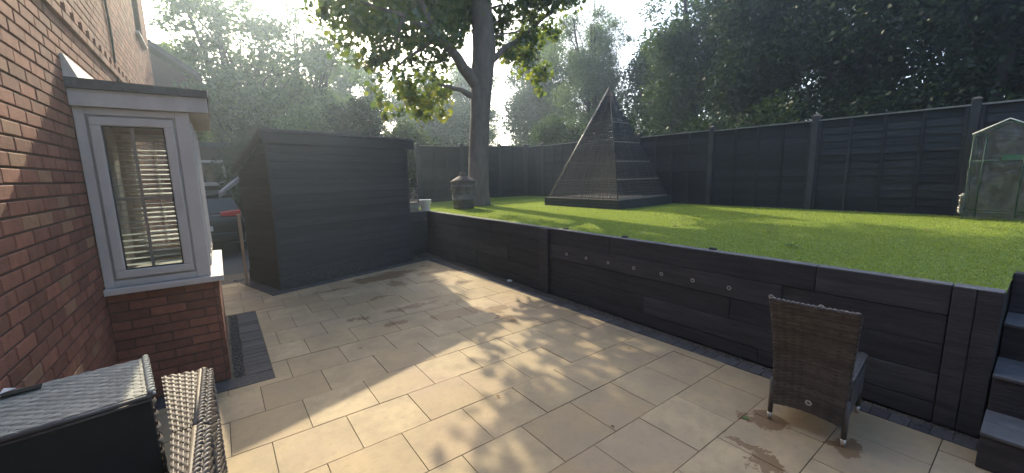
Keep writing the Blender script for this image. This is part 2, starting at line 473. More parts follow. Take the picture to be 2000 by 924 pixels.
def weave(P, nrow, ncol, amp, w, m, name, parent, wrap=(0, 1), stakes=True, seg=4, flat=0.35):
    """Rattan strands as real strips: rows run along u and pass in front of and behind the stakes.
    P(u, v) -> (point, normal)."""
    V = []; F = []
    ns = ncol*seg
    for r in range(nrow):
        v = (r+0.5)/nrow
        dv = 0.5*w/nrow
        base = len(V)
        for i in range(ns+1):
            u = i/ns
            wv = math.sin(PI*ncol*u + r*PI)*amp
            for k, (dd, hh) in enumerate(((-1, -flat), (0, flat), (1, -flat))):
                p, n = P(u, min(1, max(0, v+dd*dv)))
                V.append(p+n*(wv+hh*amp))
        for i in range(ns):
            for k in range(2):
                a = base+i*3+k
                F.append((a, a+1, a+4, a+3))
    if stakes:
        for c in range(ncol):
            u = (c+0.5)/ncol; base = len(V); ms = max(4, nrow//3)
            du = 0.22/ncol
            for i in range(ms+1):
                for dd, hh in ((-1, -0.3), (0, 0.15), (1, -0.3)):
                    p, n = P(min(1, max(0, u+dd*du)), i/ms)
                    V.append(p+n*(hh*amp))
            for i in range(ms):
                for k in range(2):
                    a = base+i*3+k
                    F.append((a, a+1, a+4, a+3))
    me = np_mesh(name, np.array([tuple(p) for p in V]), np.array(F), m, True)
    o = put(name, me, parent)
    o['kind'] = 'stuff'
    return o


def quad_fn(a, b, c, d, bulge=0.0):
    """a,b bottom (u 0..1), d,c top: bilinear patch with outward normal."""
    a, b, c, d = map(Vector, (a, b, c, d))
    n = ((b-a).cross(d-a)).normalized()

    def P(u, v):
        p = (a*(1-u)+b*u)*(1-v)+(d*(1-u)+c*u)*v
        if bulge: p = p+n*bulge*4*v*(1-v)
        return p, n
    return P


def braid(mb, pts, r=0.011, pitch=0.03):
    """twisted edge braid along a polyline: two wound strands"""
    pts = [Vector(p) for p in pts]
    seg = [(pts[i+1]-pts[i]).length for i in range(len(pts)-1)]; tot = sum(seg)
    n = max(6, int(tot/pitch*4))
    for ph in (0, PI):
        path = []
        ref = Vector((0.3, 0.5, 0.8))
        for i in range(n+1):
            t = tot*i/n; k = 0
            while k < len(seg)-1 and t > seg[k]: t -= seg[k]; k += 1
            d = (pts[k+1]-pts[k]).normalized(); p = pts[k]+d*min(t, seg[k])
            a = d.cross(ref).normalized(); b = d.cross(a)
            th = 2*PI*(tot*i/n)/pitch/2+ph
            path.append(p+(a*math.cos(th)+b*math.sin(th))*r*0.6)
        mb.tube(path, r*0.62, 5)


# ------------------------------------------------------------------ ground, driveway, terrain
def terrain():
    mb = MB()
    mb.add([(-70, -70, -0.06), (70, -70, -0.06), (70, 70, -0.06), (-70, 70, -0.06)], [(0, 1, 2, 3)])
    tag(mb.build('ground', 'soil'), kind='structure')
    mb = MB().box(-9, 8.05, -0.05, 3.3, 40, -0.012)
    tag(mb.build('driveway', 'tarmac'), kind='structure')
    # raised woodland floor behind and beside the garden
    mb = MB().box(3.8, 11.3, -0.05, 60, 60, 0.84).box(9.06, -40, -0.05, 60, 11.3, 0.84)
    tag(mb.build('woodland_floor', 'soil'), kind='structure')


terrain()
LAWN_Z = 0.945


def lawn():
    # turf sheet with slight undulation, from the wall to the fences
    nx, ny = 40, 100
    xs = np.linspace(3.84, 9.02, nx); ys = np.concatenate([np.linspace(-8, 0.088, 41), np.linspace(0.088, 11.28, 60)[1:]])
    X, Y = np.meshgrid(xs, ys, indexing='ij')
    Z = lawn_h(X, Y)
    v = np.stack([X, Y, Z], -1).reshape(-1, 3)
    idx = np.arange(nx*ny).reshape(nx, ny)
    f = np.stack([idx[:-1, :-1], idx[1:, :-1], idx[1:, 1:], idx[:-1, 1:]], -1).reshape(-1, 4)
    keep = ~((X[f[:, 0] // ny, 0] < 4.55) & (ys[f[:, 0] % ny] < 0.08))
    o = put('lawn', np_mesh('lawn', v, f[keep], 'turf', True)); tag(o, kind='structure')
    # earth under the turf
    mb = MB().box(3.86, 0.09, -0.05, 9.03, 11.29, 0.90).box(4.62, -8, -0.05, 9.03, 0.085, 0.90)
    tag(mb.build('garden_bank', 'soil'), kind='structure')
    # blades
    n = 330000
    bx = rng.uniform(3.87, 8.97, n); by = 11.2-(rng.uniform(0, 1, n)**0.8)*13.2
    ok = ~((bx < 4.62) & (by < 0.09)) & ~((bx-5.45)**2+(by-8.78)**2 < 0.3**2)
    bx, by = bx[ok], by[ok]; n = len(bx)
    bz = lawn_h(bx, by)
    h = rng.uniform(0.007, 0.020, n); th = rng.uniform(0, 2*PI, n); w = rng.uniform(0.0028, 0.0055, n)
    lx, ly = rng.normal(0, 0.012, n), rng.normal(0, 0.012, n)
    A = np.stack([bx-np.cos(th)*w, by-np.sin(th)*w, bz-0.002], -1)
    B = np.stack([bx+np.cos(th)*w, by+np.sin(th)*w, bz-0.002], -1)
    Cc = np.stack([bx+lx, by+ly, bz+h], -1)
    v = np.stack([A, B, Cc], 1).reshape(-1, 3)
    f = np.arange(3*n).reshape(n, 3)
    o = put('grass', np_mesh('grass', v, f, 'grass'))
    tag(o, 'short bright green turf covering the raised lawn', 'grass', kind='stuff')


def lawn_h(x, y):
    return LAWN_Z + 0.012*np.sin(x*0.9+0.5)*np.cos(y*0.55) + 0.012*np.clip((x-4.2)/3, 0, 1)


lawn()

# ------------------------------------------------------------------ patio
def patio():
    root = thing('patio', None, None); root['kind'] = 'structure'
    root.name = 'patio'
    MB().box(-0.75, -6, -0.05, 3.74, 8.9, -0.010).build('joint_bed', 'joint', root)
    P0, PY = 2.0, 0.4428
    PX = 0.4675
    bay = (-0.8, 3.87, 0.235, 6.13)
    # shed border wedge: inside when both half planes hold
    ang = rad(16.0); d1 = (math.cos(ang), math.sin(ang)); n1 = (-d1[1], d1[0])
    c1 = n1[0]*0.508+n1[1]*6.75
    n2 = d1; c2 = n2[0]*0.508+n2[1]*6.75
    edge = lambda y: 3.551-0.0237*y
    for k in range(-14, 14):
        y0, y1 = P0+PY*k, P0+PY*(k+1)
        ph = 0.3616 if k % 2 == 0 else 0.1145
        i = int(math.floor((-0.75-ph)/PX))
        while ph+PX*i < 3.6:
            x0, x1 = ph+PX*i, ph+PX*(i+1); i += 1
            x0 = max(x0, -0.74)
            if x1-x0 < 0.02: continue
            cell = [(x0, y0), (x1, y0), (x1, y1), (x0, y1)]
            cell = poly_clip(cell, 1, 0.0237, 3.551)
            if y1 > 8.1: cell = poly_clip(cell, 0, 1, 8.05)
            if area(cell) < 0.004: continue
            pieces = [cell]
            # cut out the bay border
            if x0 < bay[2] and y1 > bay[1] and y0 < bay[3]:
                nxt = []
                for p in pieces:
                    for q in (poly_clip(p, 0, 1, bay[1]), poly_clip(p, 0, -1, -bay[3]),
                              poly_clip(poly_clip(poly_clip(p, 0, -1, -bay[1]), 0, 1, bay[3]), -1, 0, -bay[2])):
                        if area(q) > 0.002: nxt.append(q)
                pieces = nxt
            nxt = []
            for p in pieces:
                q = poly_clip(p, *n1, c1)
                if area(q) > 0.002: nxt.append(q)
                r = poly_clip(poly_clip(p, -n1[0], -n1[1], -c1), *n2, c2)
                if area(r) > 0.002: nxt.append(r)
            pieces = nxt
            if y0 < 0.05 and x1 > 3.3:   # steps stand here
                pieces = [q for q in (poly_clip(p, 1, 0, 3.345) if y0 < -0.4 else p for p in pieces) if area(q) > 0.002]
            for p in pieces:
                q = inset(p, 0.0028)
                if area(q) < 0.001: continue
                mb = MB(); mb.prism(q, -0.04, 0.0)
                o = mb.build('paving_slab', 'slab', root)
                o.location.z = random.uniform(-0.0018, 0.0018)
    # charcoal block pavers
    me_wall = MB().box(-0.068, -0.0475, -0.04, 0.068, 0.0475, 0.0).mesh('block_paver', 'paver')
    y = 0.14
    while y < 8.25:
        put('block_paver', me_wall, root, (edge(y)+0.072, y, random.uniform(-0.002, 0.003)), random.uniform(-0.02, 0.02)); y += 0.1
    me_b = MB().box(-0.096, -0.0475, -0.04, 0.096, 0.0475, 0.0).mesh('block_paver', 'paver')
    y = 4.13
    while y < 6.13:
        put('block_paver', me_b, root, (0.134, y, random.uniform(-0.002, 0.003)), random.uniform(-0.02, 0.02)); y += 0.1
    me_c = MB().box(-0.0625, -0.096, -0.04, 0.0625, 0.096, 0.0).mesh('block_paver', 'paver')
    x = 0.17
    while x > -0.72:
        put('block_paver', me_c, root, (x, 3.975, random.uniform(-0.002, 0.003)), random.uniform(-0.015, 0.015)); x -= 0.131
    # round the shed
    for t in np.arange(0.06, 3.05, 0.1):
        px, py = 0.508+d1[0]*t+n1[0]*0.1, 6.75+d1[1]*t+n1[1]*0.1
        if px < edge(py)+0.02:
            put('block_paver', me_c, root, (px, py, random.uniform(-0.002, 0.003)), ang).scale = (0.75, 1, 1)
    for t in np.arange(0.26, 1.6, 0.1):
        put('block_paver', me_b, root, (0.508+n1[0]*t+d1[0]*0.1, 6.75+n1[1]*t+d1[1]*0.1, random.uniform(-0.002, 0.003)), ang)
    # gravel strips: many small stones
    def stones(name, x0, y0, x1, y1, n, label, big=0.012):
        base = np.array([(0, 0, 1), (1, 0, 0), (0, 1, 0), (-1, 0, 0), (0, -1, 0), (0, 0, -1)], float)
        fc = np.array([(0, 1, 2), (0, 2, 3), (0, 3, 4), (0, 4, 1), (5, 2, 1), (5, 3, 2), (5, 4, 3), (5, 1, 4)])
        s = rng.uniform(0.35, 1.0, (n, 1, 1))*big*rng.uniform(0.6, 1.2, (n, 1, 3))
        th = rng.uniform(0, 2*PI, n); c, sn = np.cos(th), np.sin(th)
        b = base[None]*s
        bx = b[..., 0]*c[:, None]-b[..., 1]*sn[:, None]; by = b[..., 0]*sn[:, None]+b[..., 1]*c[:, None]
        X = bx+rng.uniform(x0, x1, n)[:, None]
        Yv = rng.uniform(y0, y1, n)
        Y = by+Yv[:, None]; Z = b[..., 2]*0.7+rng.uniform(-0.012, 0.0, n)[:, None]
        v = np.stack([X, Y, Z], -1).reshape(-1, 3)
        f = (fc[None]+np.arange(n)[:, None, None]*6).reshape(-1, 3)
        o = put(name, np_mesh(name, v, f, 'gravel')); tag(o, label, 'gravel', kind='stuff')
    stones('gravel', -0.055, 4.08, 0.03, 6.1, 1500, 'dark gravel strip between the bay base and its block border')
    stones('gravel', 3.60, 0.1, 3.73, 8.2, 5200, 'thin strip of dark gravel along the foot of the sleeper wall', 0.010)


patio()


# ------------------------------------------------------------------ brick house with bay window
def cam_size(p, n):
    """picture area per square metre of a small face at p with normal n; 0 when out of frame or turned away"""
    d = np.array(p)-np.array([0, 0, CAM_Z])
    z = d @ _f
    if z < 0.1: return 0.0
    x, y = 773*(d @ _r)/z, 773*(d @ _u)/z
    if abs(x) > 1010 or abs(y) > 470: return 0.0
    c = -(d @ np.array(n))/np.linalg.norm(d)
    return max(0.0, c)*(773/z)**2


def house():
    root = thing('brick_house', 'red brick house wall with a white bay window, filling the near left', 'house', (-0.75, 4, 0))
    ox, oy = 0.75, -4.0   # local = world + (0.75,-4)
    WX = -0.75
    holes = [(4.14, 5.42, 0.93, 2.24), (8.76, 9.62, 4.05, 5.25)]
    y_end = 10.5; y_start = -6.0; z_top = 5.95
    # mortar body round the holes
    ys = sorted({y_start, y_end, *[h[0] for h in holes], *[h[1] for h in holes]})
    mb = MB()
    for a, b in zip(ys[:-1], ys[1:]):
        hs = [h for h in holes if h[0] <= a+1e-6 and h[1] >= b-1e-6]
        spans = [(0.0, z_top)] if not hs else [(0.0, hs[0][2]), (hs[0][3], z_top)]
        for z0, z1 in spans:
            mb.box(WX-0.30+ox, a+oy, z0, WX-0.008+ox, b+oy, z1)
    mb.build('wall', 'mortar', root)
    cand = []
    k = 0
    zc = 0.0
    for k in range(0, 79):
        z0 = 0.075*k+0.005; z1 = z0+0.065
        proj = 0.0
        L = 0.225; off = 0.0 if k % 2 == 0 else 0.1125
        if k == 38: proj = 0.022
        if k == 39: L = 0.1125; off = 0
        y = y_end-off
        first = True
        j = 0
        spans = []
        if off: spans.append((y_end-off+0.005, y_end))
        while y > y_start:
            spans.append((y-L+0.005, y-0.005)); y -= L
        for j, (a, b) in enumerate(spans):
            a += random.uniform(-0.0015, 0.0015); b = b+random.uniform(-0.0015, 0.0015)
            if b-a < 0.03: continue
            segs = [(a, b)]
            for h in holes:
                if z1 > h[2]+0.005 and z0 < h[3]-0.005:
                    ns = []
                    for s0, s1 in segs:
                        if s1 <= h[0] or s0 >= h[1]: ns.append((s0, s1)); continue
                        if s0 < h[0]: ns.append((s0, h[0]))
                        if s1 > h[1]: ns.append((h[1], s1))
                    segs = ns
            for s0, s1 in segs:
                if s1-s0 < 0.02: continue
                pr = proj
                if k == 39: pr = 0.022 if j % 2 == 0 else -0.02
                cand.append((s0, s1, z0, z1, pr+random.uniform(-0.0012, 0.0012)))
    scored = []
    for c in cand:
        yc, zc = (c[0]+c[1])/2, (c[2]+c[3])/2
        s = cam_size((WX, yc, zc), (1, 0, 0))*(c[1]-c[0])*(c[3]-c[2])
        if 4.1 < yc < 7 and zc < 0.065*0+2.5: s = 0      # hidden by the bay
        scored.append(s)
    order = np.argsort(-np.array(scored))
    single = set(order[:300].tolist())
    cache = {}
    big = MB(); bigt = MB(); rec = MB()
    for i, (a, b, z0, z1, pr) in enumerate(cand):
        t = random.random() < 0.06
        if i in single and scored[i] > 0:
            key = round((b-a)*200)/200
            mk = (key, t)
            if mk not in cache:
                w = key/2
                m = MB()
                e = 0.004
                m.add([(-0.03, -w, -0.0325), (-0.03, w, -0.0325), (-0.03, w, 0.0325), (-0.03, -w, 0.0325),
                       (-e, -w, -0.0325), (-e, w, -0.0325), (-e, w, 0.0325), (-e, -w, 0.0325),
                       (0, -w+e, -0.0325+e), (0, w-e, -0.0325+e), (0, w-e, 0.0325-e), (0, -w+e, 0.0325-e)],
                      [(8, 9, 10, 11)]+[(p, (p+1) % 4, 4+(p+1) % 4, 4+p) for p in range(4)]+[(4+p, 4+(p+1) % 4, 8+(p+1) % 4, 8+p) for p in range(4)])
                cache[mk] = m.mesh('brick', 'brick_tan' if t else 'brick')
            put('brick', cache[mk], root, (pr, (a+b)/2+oy, (z0+z1)/2))
        else:
            if pr < -0.01: continue
            (bigt if t else big).box(-0.03, a+oy, z0, pr, b+oy, z1)
    o = big.build('brickwork', 'brick_i', root); o['kind'] = 'stuff'
    o = bigt.build('brickwork', MT['brick_tan'], root); o['kind'] = 'stuff'
    # upstairs window
    h = holes[1]
    w = MB()
    for (a, b, c, d) in ((h[0], h[1], h[2], h[2]+0.07), (h[0], h[1], h[3]-0.07, h[3]), (h[0], h[0]+0.07, h[2]+0.07, h[3]-0.07), (h[1]-0.07, h[1], h[2]+0.07, h[3]-0.07)):
        w.box(-0.19, a+oy, c, -0.12, b+oy, d)
    wo = w.build('window', 'groove', root)
    MB().box(-0.165, h[0]+0.07+oy, h[2]+0.07, -0.158, h[1]-0.07+oy, h[3]-0.07).build('pane', 'car_glass', wo)
    MB().box(-0.2, h[0]-0.06+oy, h[2]-0.045, 0.045, h[1]+0.06+oy, h[2]+0.002).build('sill', 'upvc', wo)
    # eaves and roof, above the picture
    MB().prism([(0.28, z_top+0.01), (0.30, z_top+0.12), (-4.2, z_top+2.4), (-4.2, z_top+2.2)], y_start-0.2+oy, y_end+0.2+oy)
    r = MB()
    prof = [(0.28, z_top+0.01), (0.30, z_top+0.13), (-4.2, z_top+2.4), (-4.2, z_top+2.2)]
    y0, y1 = y_start-0.2+oy, y_end+0.2+oy
    r.add([(x, y0, z) for x, z in prof]+[(x, y1, z) for x, z in prof], [(0, 1, 2, 3), (7, 6, 5, 4), (0, 4, 5, 1), (1, 5, 6, 2), (2, 6, 7, 3), (3, 7, 4, 0)])
    r.build('roof', 'roof_tile', root)
    # rest of the shell and the room behind the bay
    s = MB().box(-7.0, y_end-0.3+oy, 0, -0.301, y_end-0.001+oy, z_top+0.0).box(-7.0, y_start+oy, 0, -0.301, y_start+0.3+oy, z_top)
    s.build('end_wall', 'mortar', root)
    rm = MB()
    X0, X1, Y0, Y1, Z0, Z1 = -3.6, -0.302, 1.8+oy, 7.6+oy, 0.02, 2.45
    rm.add([(X0, Y0, Z0), (X1, Y0, Z0), (X1, Y1, Z0), (X0, Y1, Z0), (X0, Y0, Z1), (X1, Y0, Z1), (X1, Y1, Z1), (X0, Y1, Z1)],
           [(0, 1, 2, 3), (7, 6, 5, 4), (0, 4, 5, 1), (2, 6, 7, 3), (3, 7, 4, 0)])
    rm.build('room', 'room', root)
    # cable clipped down the wall
    c = MB(); pts = []
    for i in range(30):
        z = 5.9-i*(5.9-2.62)/29
        pts.append((0.012, 6.19+0.03*math.sin(i*0.9)+oy, z))
    c.tube(pts, 0.011, 5).build('cable', 'rubber', root)

    # ---- bay base (brick plinth)
    bx0, bx1, by0, by1 = WX, -0.075, 4.10, 5.48
    base = MB().box(0, by0+0.008+oy, 0, bx1-0.008+ox, by1-0.008+oy, 0.895).build('bay_base', 'mortar', root)
    cache2 = {}
    for k in range(12):
        z = 0.075*k+0.0375
        off = 0.0 if k % 2 == 0 else 0.1125
        # front face (+x)
        y = by0+(-off)
        while y < by1:
            a, b = max(by0, y)+0.004, min(by1, y+0.225)-0.004; y += 0.225
            if b-a < 0.03: continue
            key = ('f', round((b-a), 3))
            if key not in cache2: cache2[key] = MB().box(-0.03, -(b-a)/2, -0.0325, 0, (b-a)/2, 0.0325).mesh('brick', 'brick')
            put('brick', cache2[key], base, (bx1+ox, (a+b)/2+oy, z))
        x = bx0-(0.1125-off)
        while x < bx1-0.032:
            a, b = max(bx0, x)+0.004, min(bx1-0.032, x+0.225)-0.004; x += 0.225
            if b-a < 0.03: continue
            key = ('n', round((b-a), 3))
            if key not in cache2: cache2[key] = MB().box(-(b-a)/2, 0, -0.0325, (b-a)/2, 0.03, 0.0325).mesh('brick', 'brick')
            put('brick', cache2[key], base, ((a+b)/2+ox, by0+oy, z))
    # ---- bay window
    ny, fy, fx = 4.08, 5.46, -0.115
    z0, z1 = 0.945, 2.25
    bay = MB()
    # corner posts and heads
    P = lambda x0, y0, zz0, x1, y1, zz1: bay.box(x0+ox, y0+oy, zz0, x1+ox, y1+oy, zz1)
    P(WX+0.005, ny, z0, WX+0.06, ny+0.07, z1); P(-0.205, ny, z0, fx, ny+0.085, z1)
    P(WX+0.005, fy-0.07, z0, WX+0.06, fy, z1); P(-0.205, fy-0.085, z0, fx, fy, z1)
    P(WX+0.06, ny+0.002, z1-0.05, -0.205, ny+0.07, z1-0.002); P(WX+0.06, fy-0.07, z1-0.05, -0.205, fy-0.002, z1-0.002)
    P(WX+0.06, ny+0.002, z0+0.002, -0.205, ny+0.07, z0+0.05); P(WX+0.06, fy-0.07, z0+0.002, -0.205, fy-0.002, z0+0.05)
    P(fx-0.07, ny+0.085, z1-0.05, fx-0.002, fy-0.085, z1-0.002); P(fx-0.07, ny+0.085, z0+0.002, fx-0.002, fy-0.085, z0+0.05)
    bayo = bay.build('bay_window', 'upvc', root, bevel=0.004)
    def sash(axis, a0, a1, pos, s, zz0, zz1, mull):
        """opening sash: frame ring, gasket, pane and glazing bars; axis 'x' lies in a plane of constant y"""
        def B(m, u0, u1, d0, d1, w0, w1):
            d0, d1 = sorted((pos+s*d0, pos+s*d1))
            if axis == 'x': m.box(u0+ox, d0+oy, w0, u1+ox, d1+oy, w1)
            else: m.box(d0+ox, u0+oy, w0, d1+ox, u1+oy, w1)
        g = MB(); B(g, a0, a1, 0.02, 0.055, zz0, zz0+0.014); B(g, a0, a1, 0.02, 0.055, zz1-0.014, zz1)
        B(g, a0, a0+0.014, 0.02, 0.055, zz0+0.014, zz1-0.014); B(g, a1-0.014, a1, 0.02, 0.055, zz0+0.014, zz1-0.014)
        g.build('gasket', 'fascia', bayo)
        a0 += 0.014; a1 -= 0.014; zz0 += 0.014; zz1 -= 0.014
        f = MB(); w = 0.058
        B(f, a0, a1, -0.012, 0.05, zz0, zz0+w); B(f, a0, a1, -0.012, 0.05, zz1-w, zz1)
        B(f, a0, a0+w, -0.012, 0.05, zz0+w, zz1-w); B(f, a1-w, a1, -0.012, 0.05, zz0+w, zz1-w)
        f.build('sash', 'upvc', bayo, bevel=0.006)
        g2 = MB(); e = 0.008
        a0 += w; a1 -= w; zz0 += w; zz1 -= w
        B(g2, a0, a1, 0.012, 0.03, zz0, zz0+e); B(g2, a0, a1, 0.012, 0.03, zz1-e, zz1)
        B(g2, a0, a0+e, 0.012, 0.03, zz0+e, zz1-e); B(g2, a1-e, a1, 0.012, 0.03, zz0+e, zz1-e)
        g2.build('gasket', 'groove', bayo)
        p = MB(); B(p, a0+e, a1-e, 0.019, 0.023, zz0+e, zz1-e); p.build('pane', 'glass', bayo)
        for m in mull:
            um = a0+(a1-a0)*m
            b = MB(); B(b, um-0.010, um+0.010, 0.024, 0.034, zz0, zz1); b.build('glazing_bar', 'upvc', bayo)
        zm = (zz0+zz1)/2
        b = MB(); B(b, a0, a1, 0.025, 0.033, zm-0.009, zm+0.009); b.build('glazing_bar', 'upvc', bayo)
    sash('x', -0.69, -0.205, ny, 1, z0+0.05, z1-0.05, (0.46,))
    sash('x', -0.69, -0.205, fy, -1, z0+0.05, z1-0.05, (0.46,))
    n = 3; W = (fy-0.085-(ny+0.085))/n
    for i in range(n):
        sash('y', ny+0.085+W*i, ny+0.085+W*(i+1), fx, -1, z0+0.05, z1-0.05, (0.5,))
    MB().box(WX+ox+0.001, 4.03+oy, 0.897, -0.033+ox, 5.56+oy, 0.943).build('sill', 'upvc', bayo, bevel=0.006)
    MB().box(WX+ox+0.001, 4.045+oy, 2.252, 0.012+ox, 5.53+oy, 2.365).build('fascia', 'fascia', bayo, bevel=0.003)
    rf = MB()
    a = [(0.001, 2.367), (0.768, 2.367), (0.768, 2.418), (0.001, 2.435)]
    y0, y1 = 4.02+oy, 5.55+oy
    rf.add([(x, y0, z) for x, z in a]+[(x, y1, z) for x, z in a], [(0, 1, 2, 3), (7, 6, 5, 4), (0, 4, 5, 1), (1, 5, 6, 2), (2, 6, 7, 3), (3, 7, 4, 0)])
    rfo = rf.build('bay_roof', 'felt', bayo)
    MB().box(0.769, y0-0.004, 2.372, 0.776, y1+0.004, 2.424).build('roof_trim', 'upvc', bayo)
    fl = MB().add([(0.002, y0+0.01, 2.436), (0.07, y0+0.01, 2.438), (0.018, y0+0.01, 2.585), (0.002, y0+0.01, 2.585),
                   (0.002, y1-0.01, 2.436), (0.07, y1-0.01, 2.438), (0.018, y1-0.01, 2.585), (0.002, y1-0.01, 2.585)],
                  [(0, 1, 2, 3), (7, 6, 5, 4), (0, 4, 5, 1), (1, 5, 6, 2), (2, 6, 7, 3), (3, 7, 4, 0)])
    fl.build('flashing', 'lead', bayo)


house()


def blinds():
    def blind(label, a0, a1, pos, axis, tilt, zt=2.14, zb=1.06):
        root = thing('venetian_blind', label, 'blind', (a0 if axis == 'x' else pos, pos if axis == 'x' else a0, zb), group='venetian blinds inside the bay')
        n = int((zt-zb)/0.047)
        L = a1-a0
        w = 0.022
        t = math.sin(tilt)*w; c = math.cos(tilt)*w
        def vs(u, d, z): return (u, d, z) if axis == 'x' else (d, u, z)
        m = MB()
        q = [(-c, -t), (0, 0.0025), (c, t), (0, -0.001)]
        m.add([vs(0, d, z) for d, z in q]+[vs(L, d, z) for d, z in q], [(0, 1, 5, 4), (1, 2, 6, 5), (2, 3, 7, 6), (3, 0, 4, 7), (0, 3, 2, 1), (4, 5, 6, 7)])
        me = m.mesh('slat', 'blind')
        for i in range(n):
            put('slat', me, root, (0, 0, 0.03+i*0.047))
        MB().box(*(vs(0, -0.02, zt-zb)), *(vs(L, 0.02, zt-zb+0.035))).build('headrail', 'blind', root)
        for u in (0.12*L, 0.88*L):
            m = MB(); m.tube([vs(u, -0.024, 0.0), vs(u, -0.024, zt-zb)], 0.0016, 4); m.build('cord', 'blind', root)
    blind('cream slatted blind behind the near side pane of the bay', -0.68, -0.215, 4.19, 'x', 0.15)
    blind('cream slatted blind behind the far side pane of the bay', -0.68, -0.215, 5.35, 'x', 0.25)
    blind('cream slatted blind behind the front panes of the bay', 4.22, 5.32, -0.235, 'y', 0.45)
    c = MB(); n = 36; V = []
    for i in range(n+1):
        V.append((-0.74-0.10*0+0.018*math.sin(i*1.5), 4.98+0.44*i/n))
    mbv = [(x, y, 0.96) for x, y in V]+[(x, y, 2.22) for x, y in V]
    c.add(mbv, [(i, i+1, n+2+i, n+1+i) for i in range(n)])
    o = c.build('curtain', 'curtain', None, True)
    sm = o.modifiers.new('thick', 'SOLIDIFY'); sm.thickness = 0.006
    tag(o, 'pale curtain hanging inside the bay behind the blinds', 'curtain')


blinds()


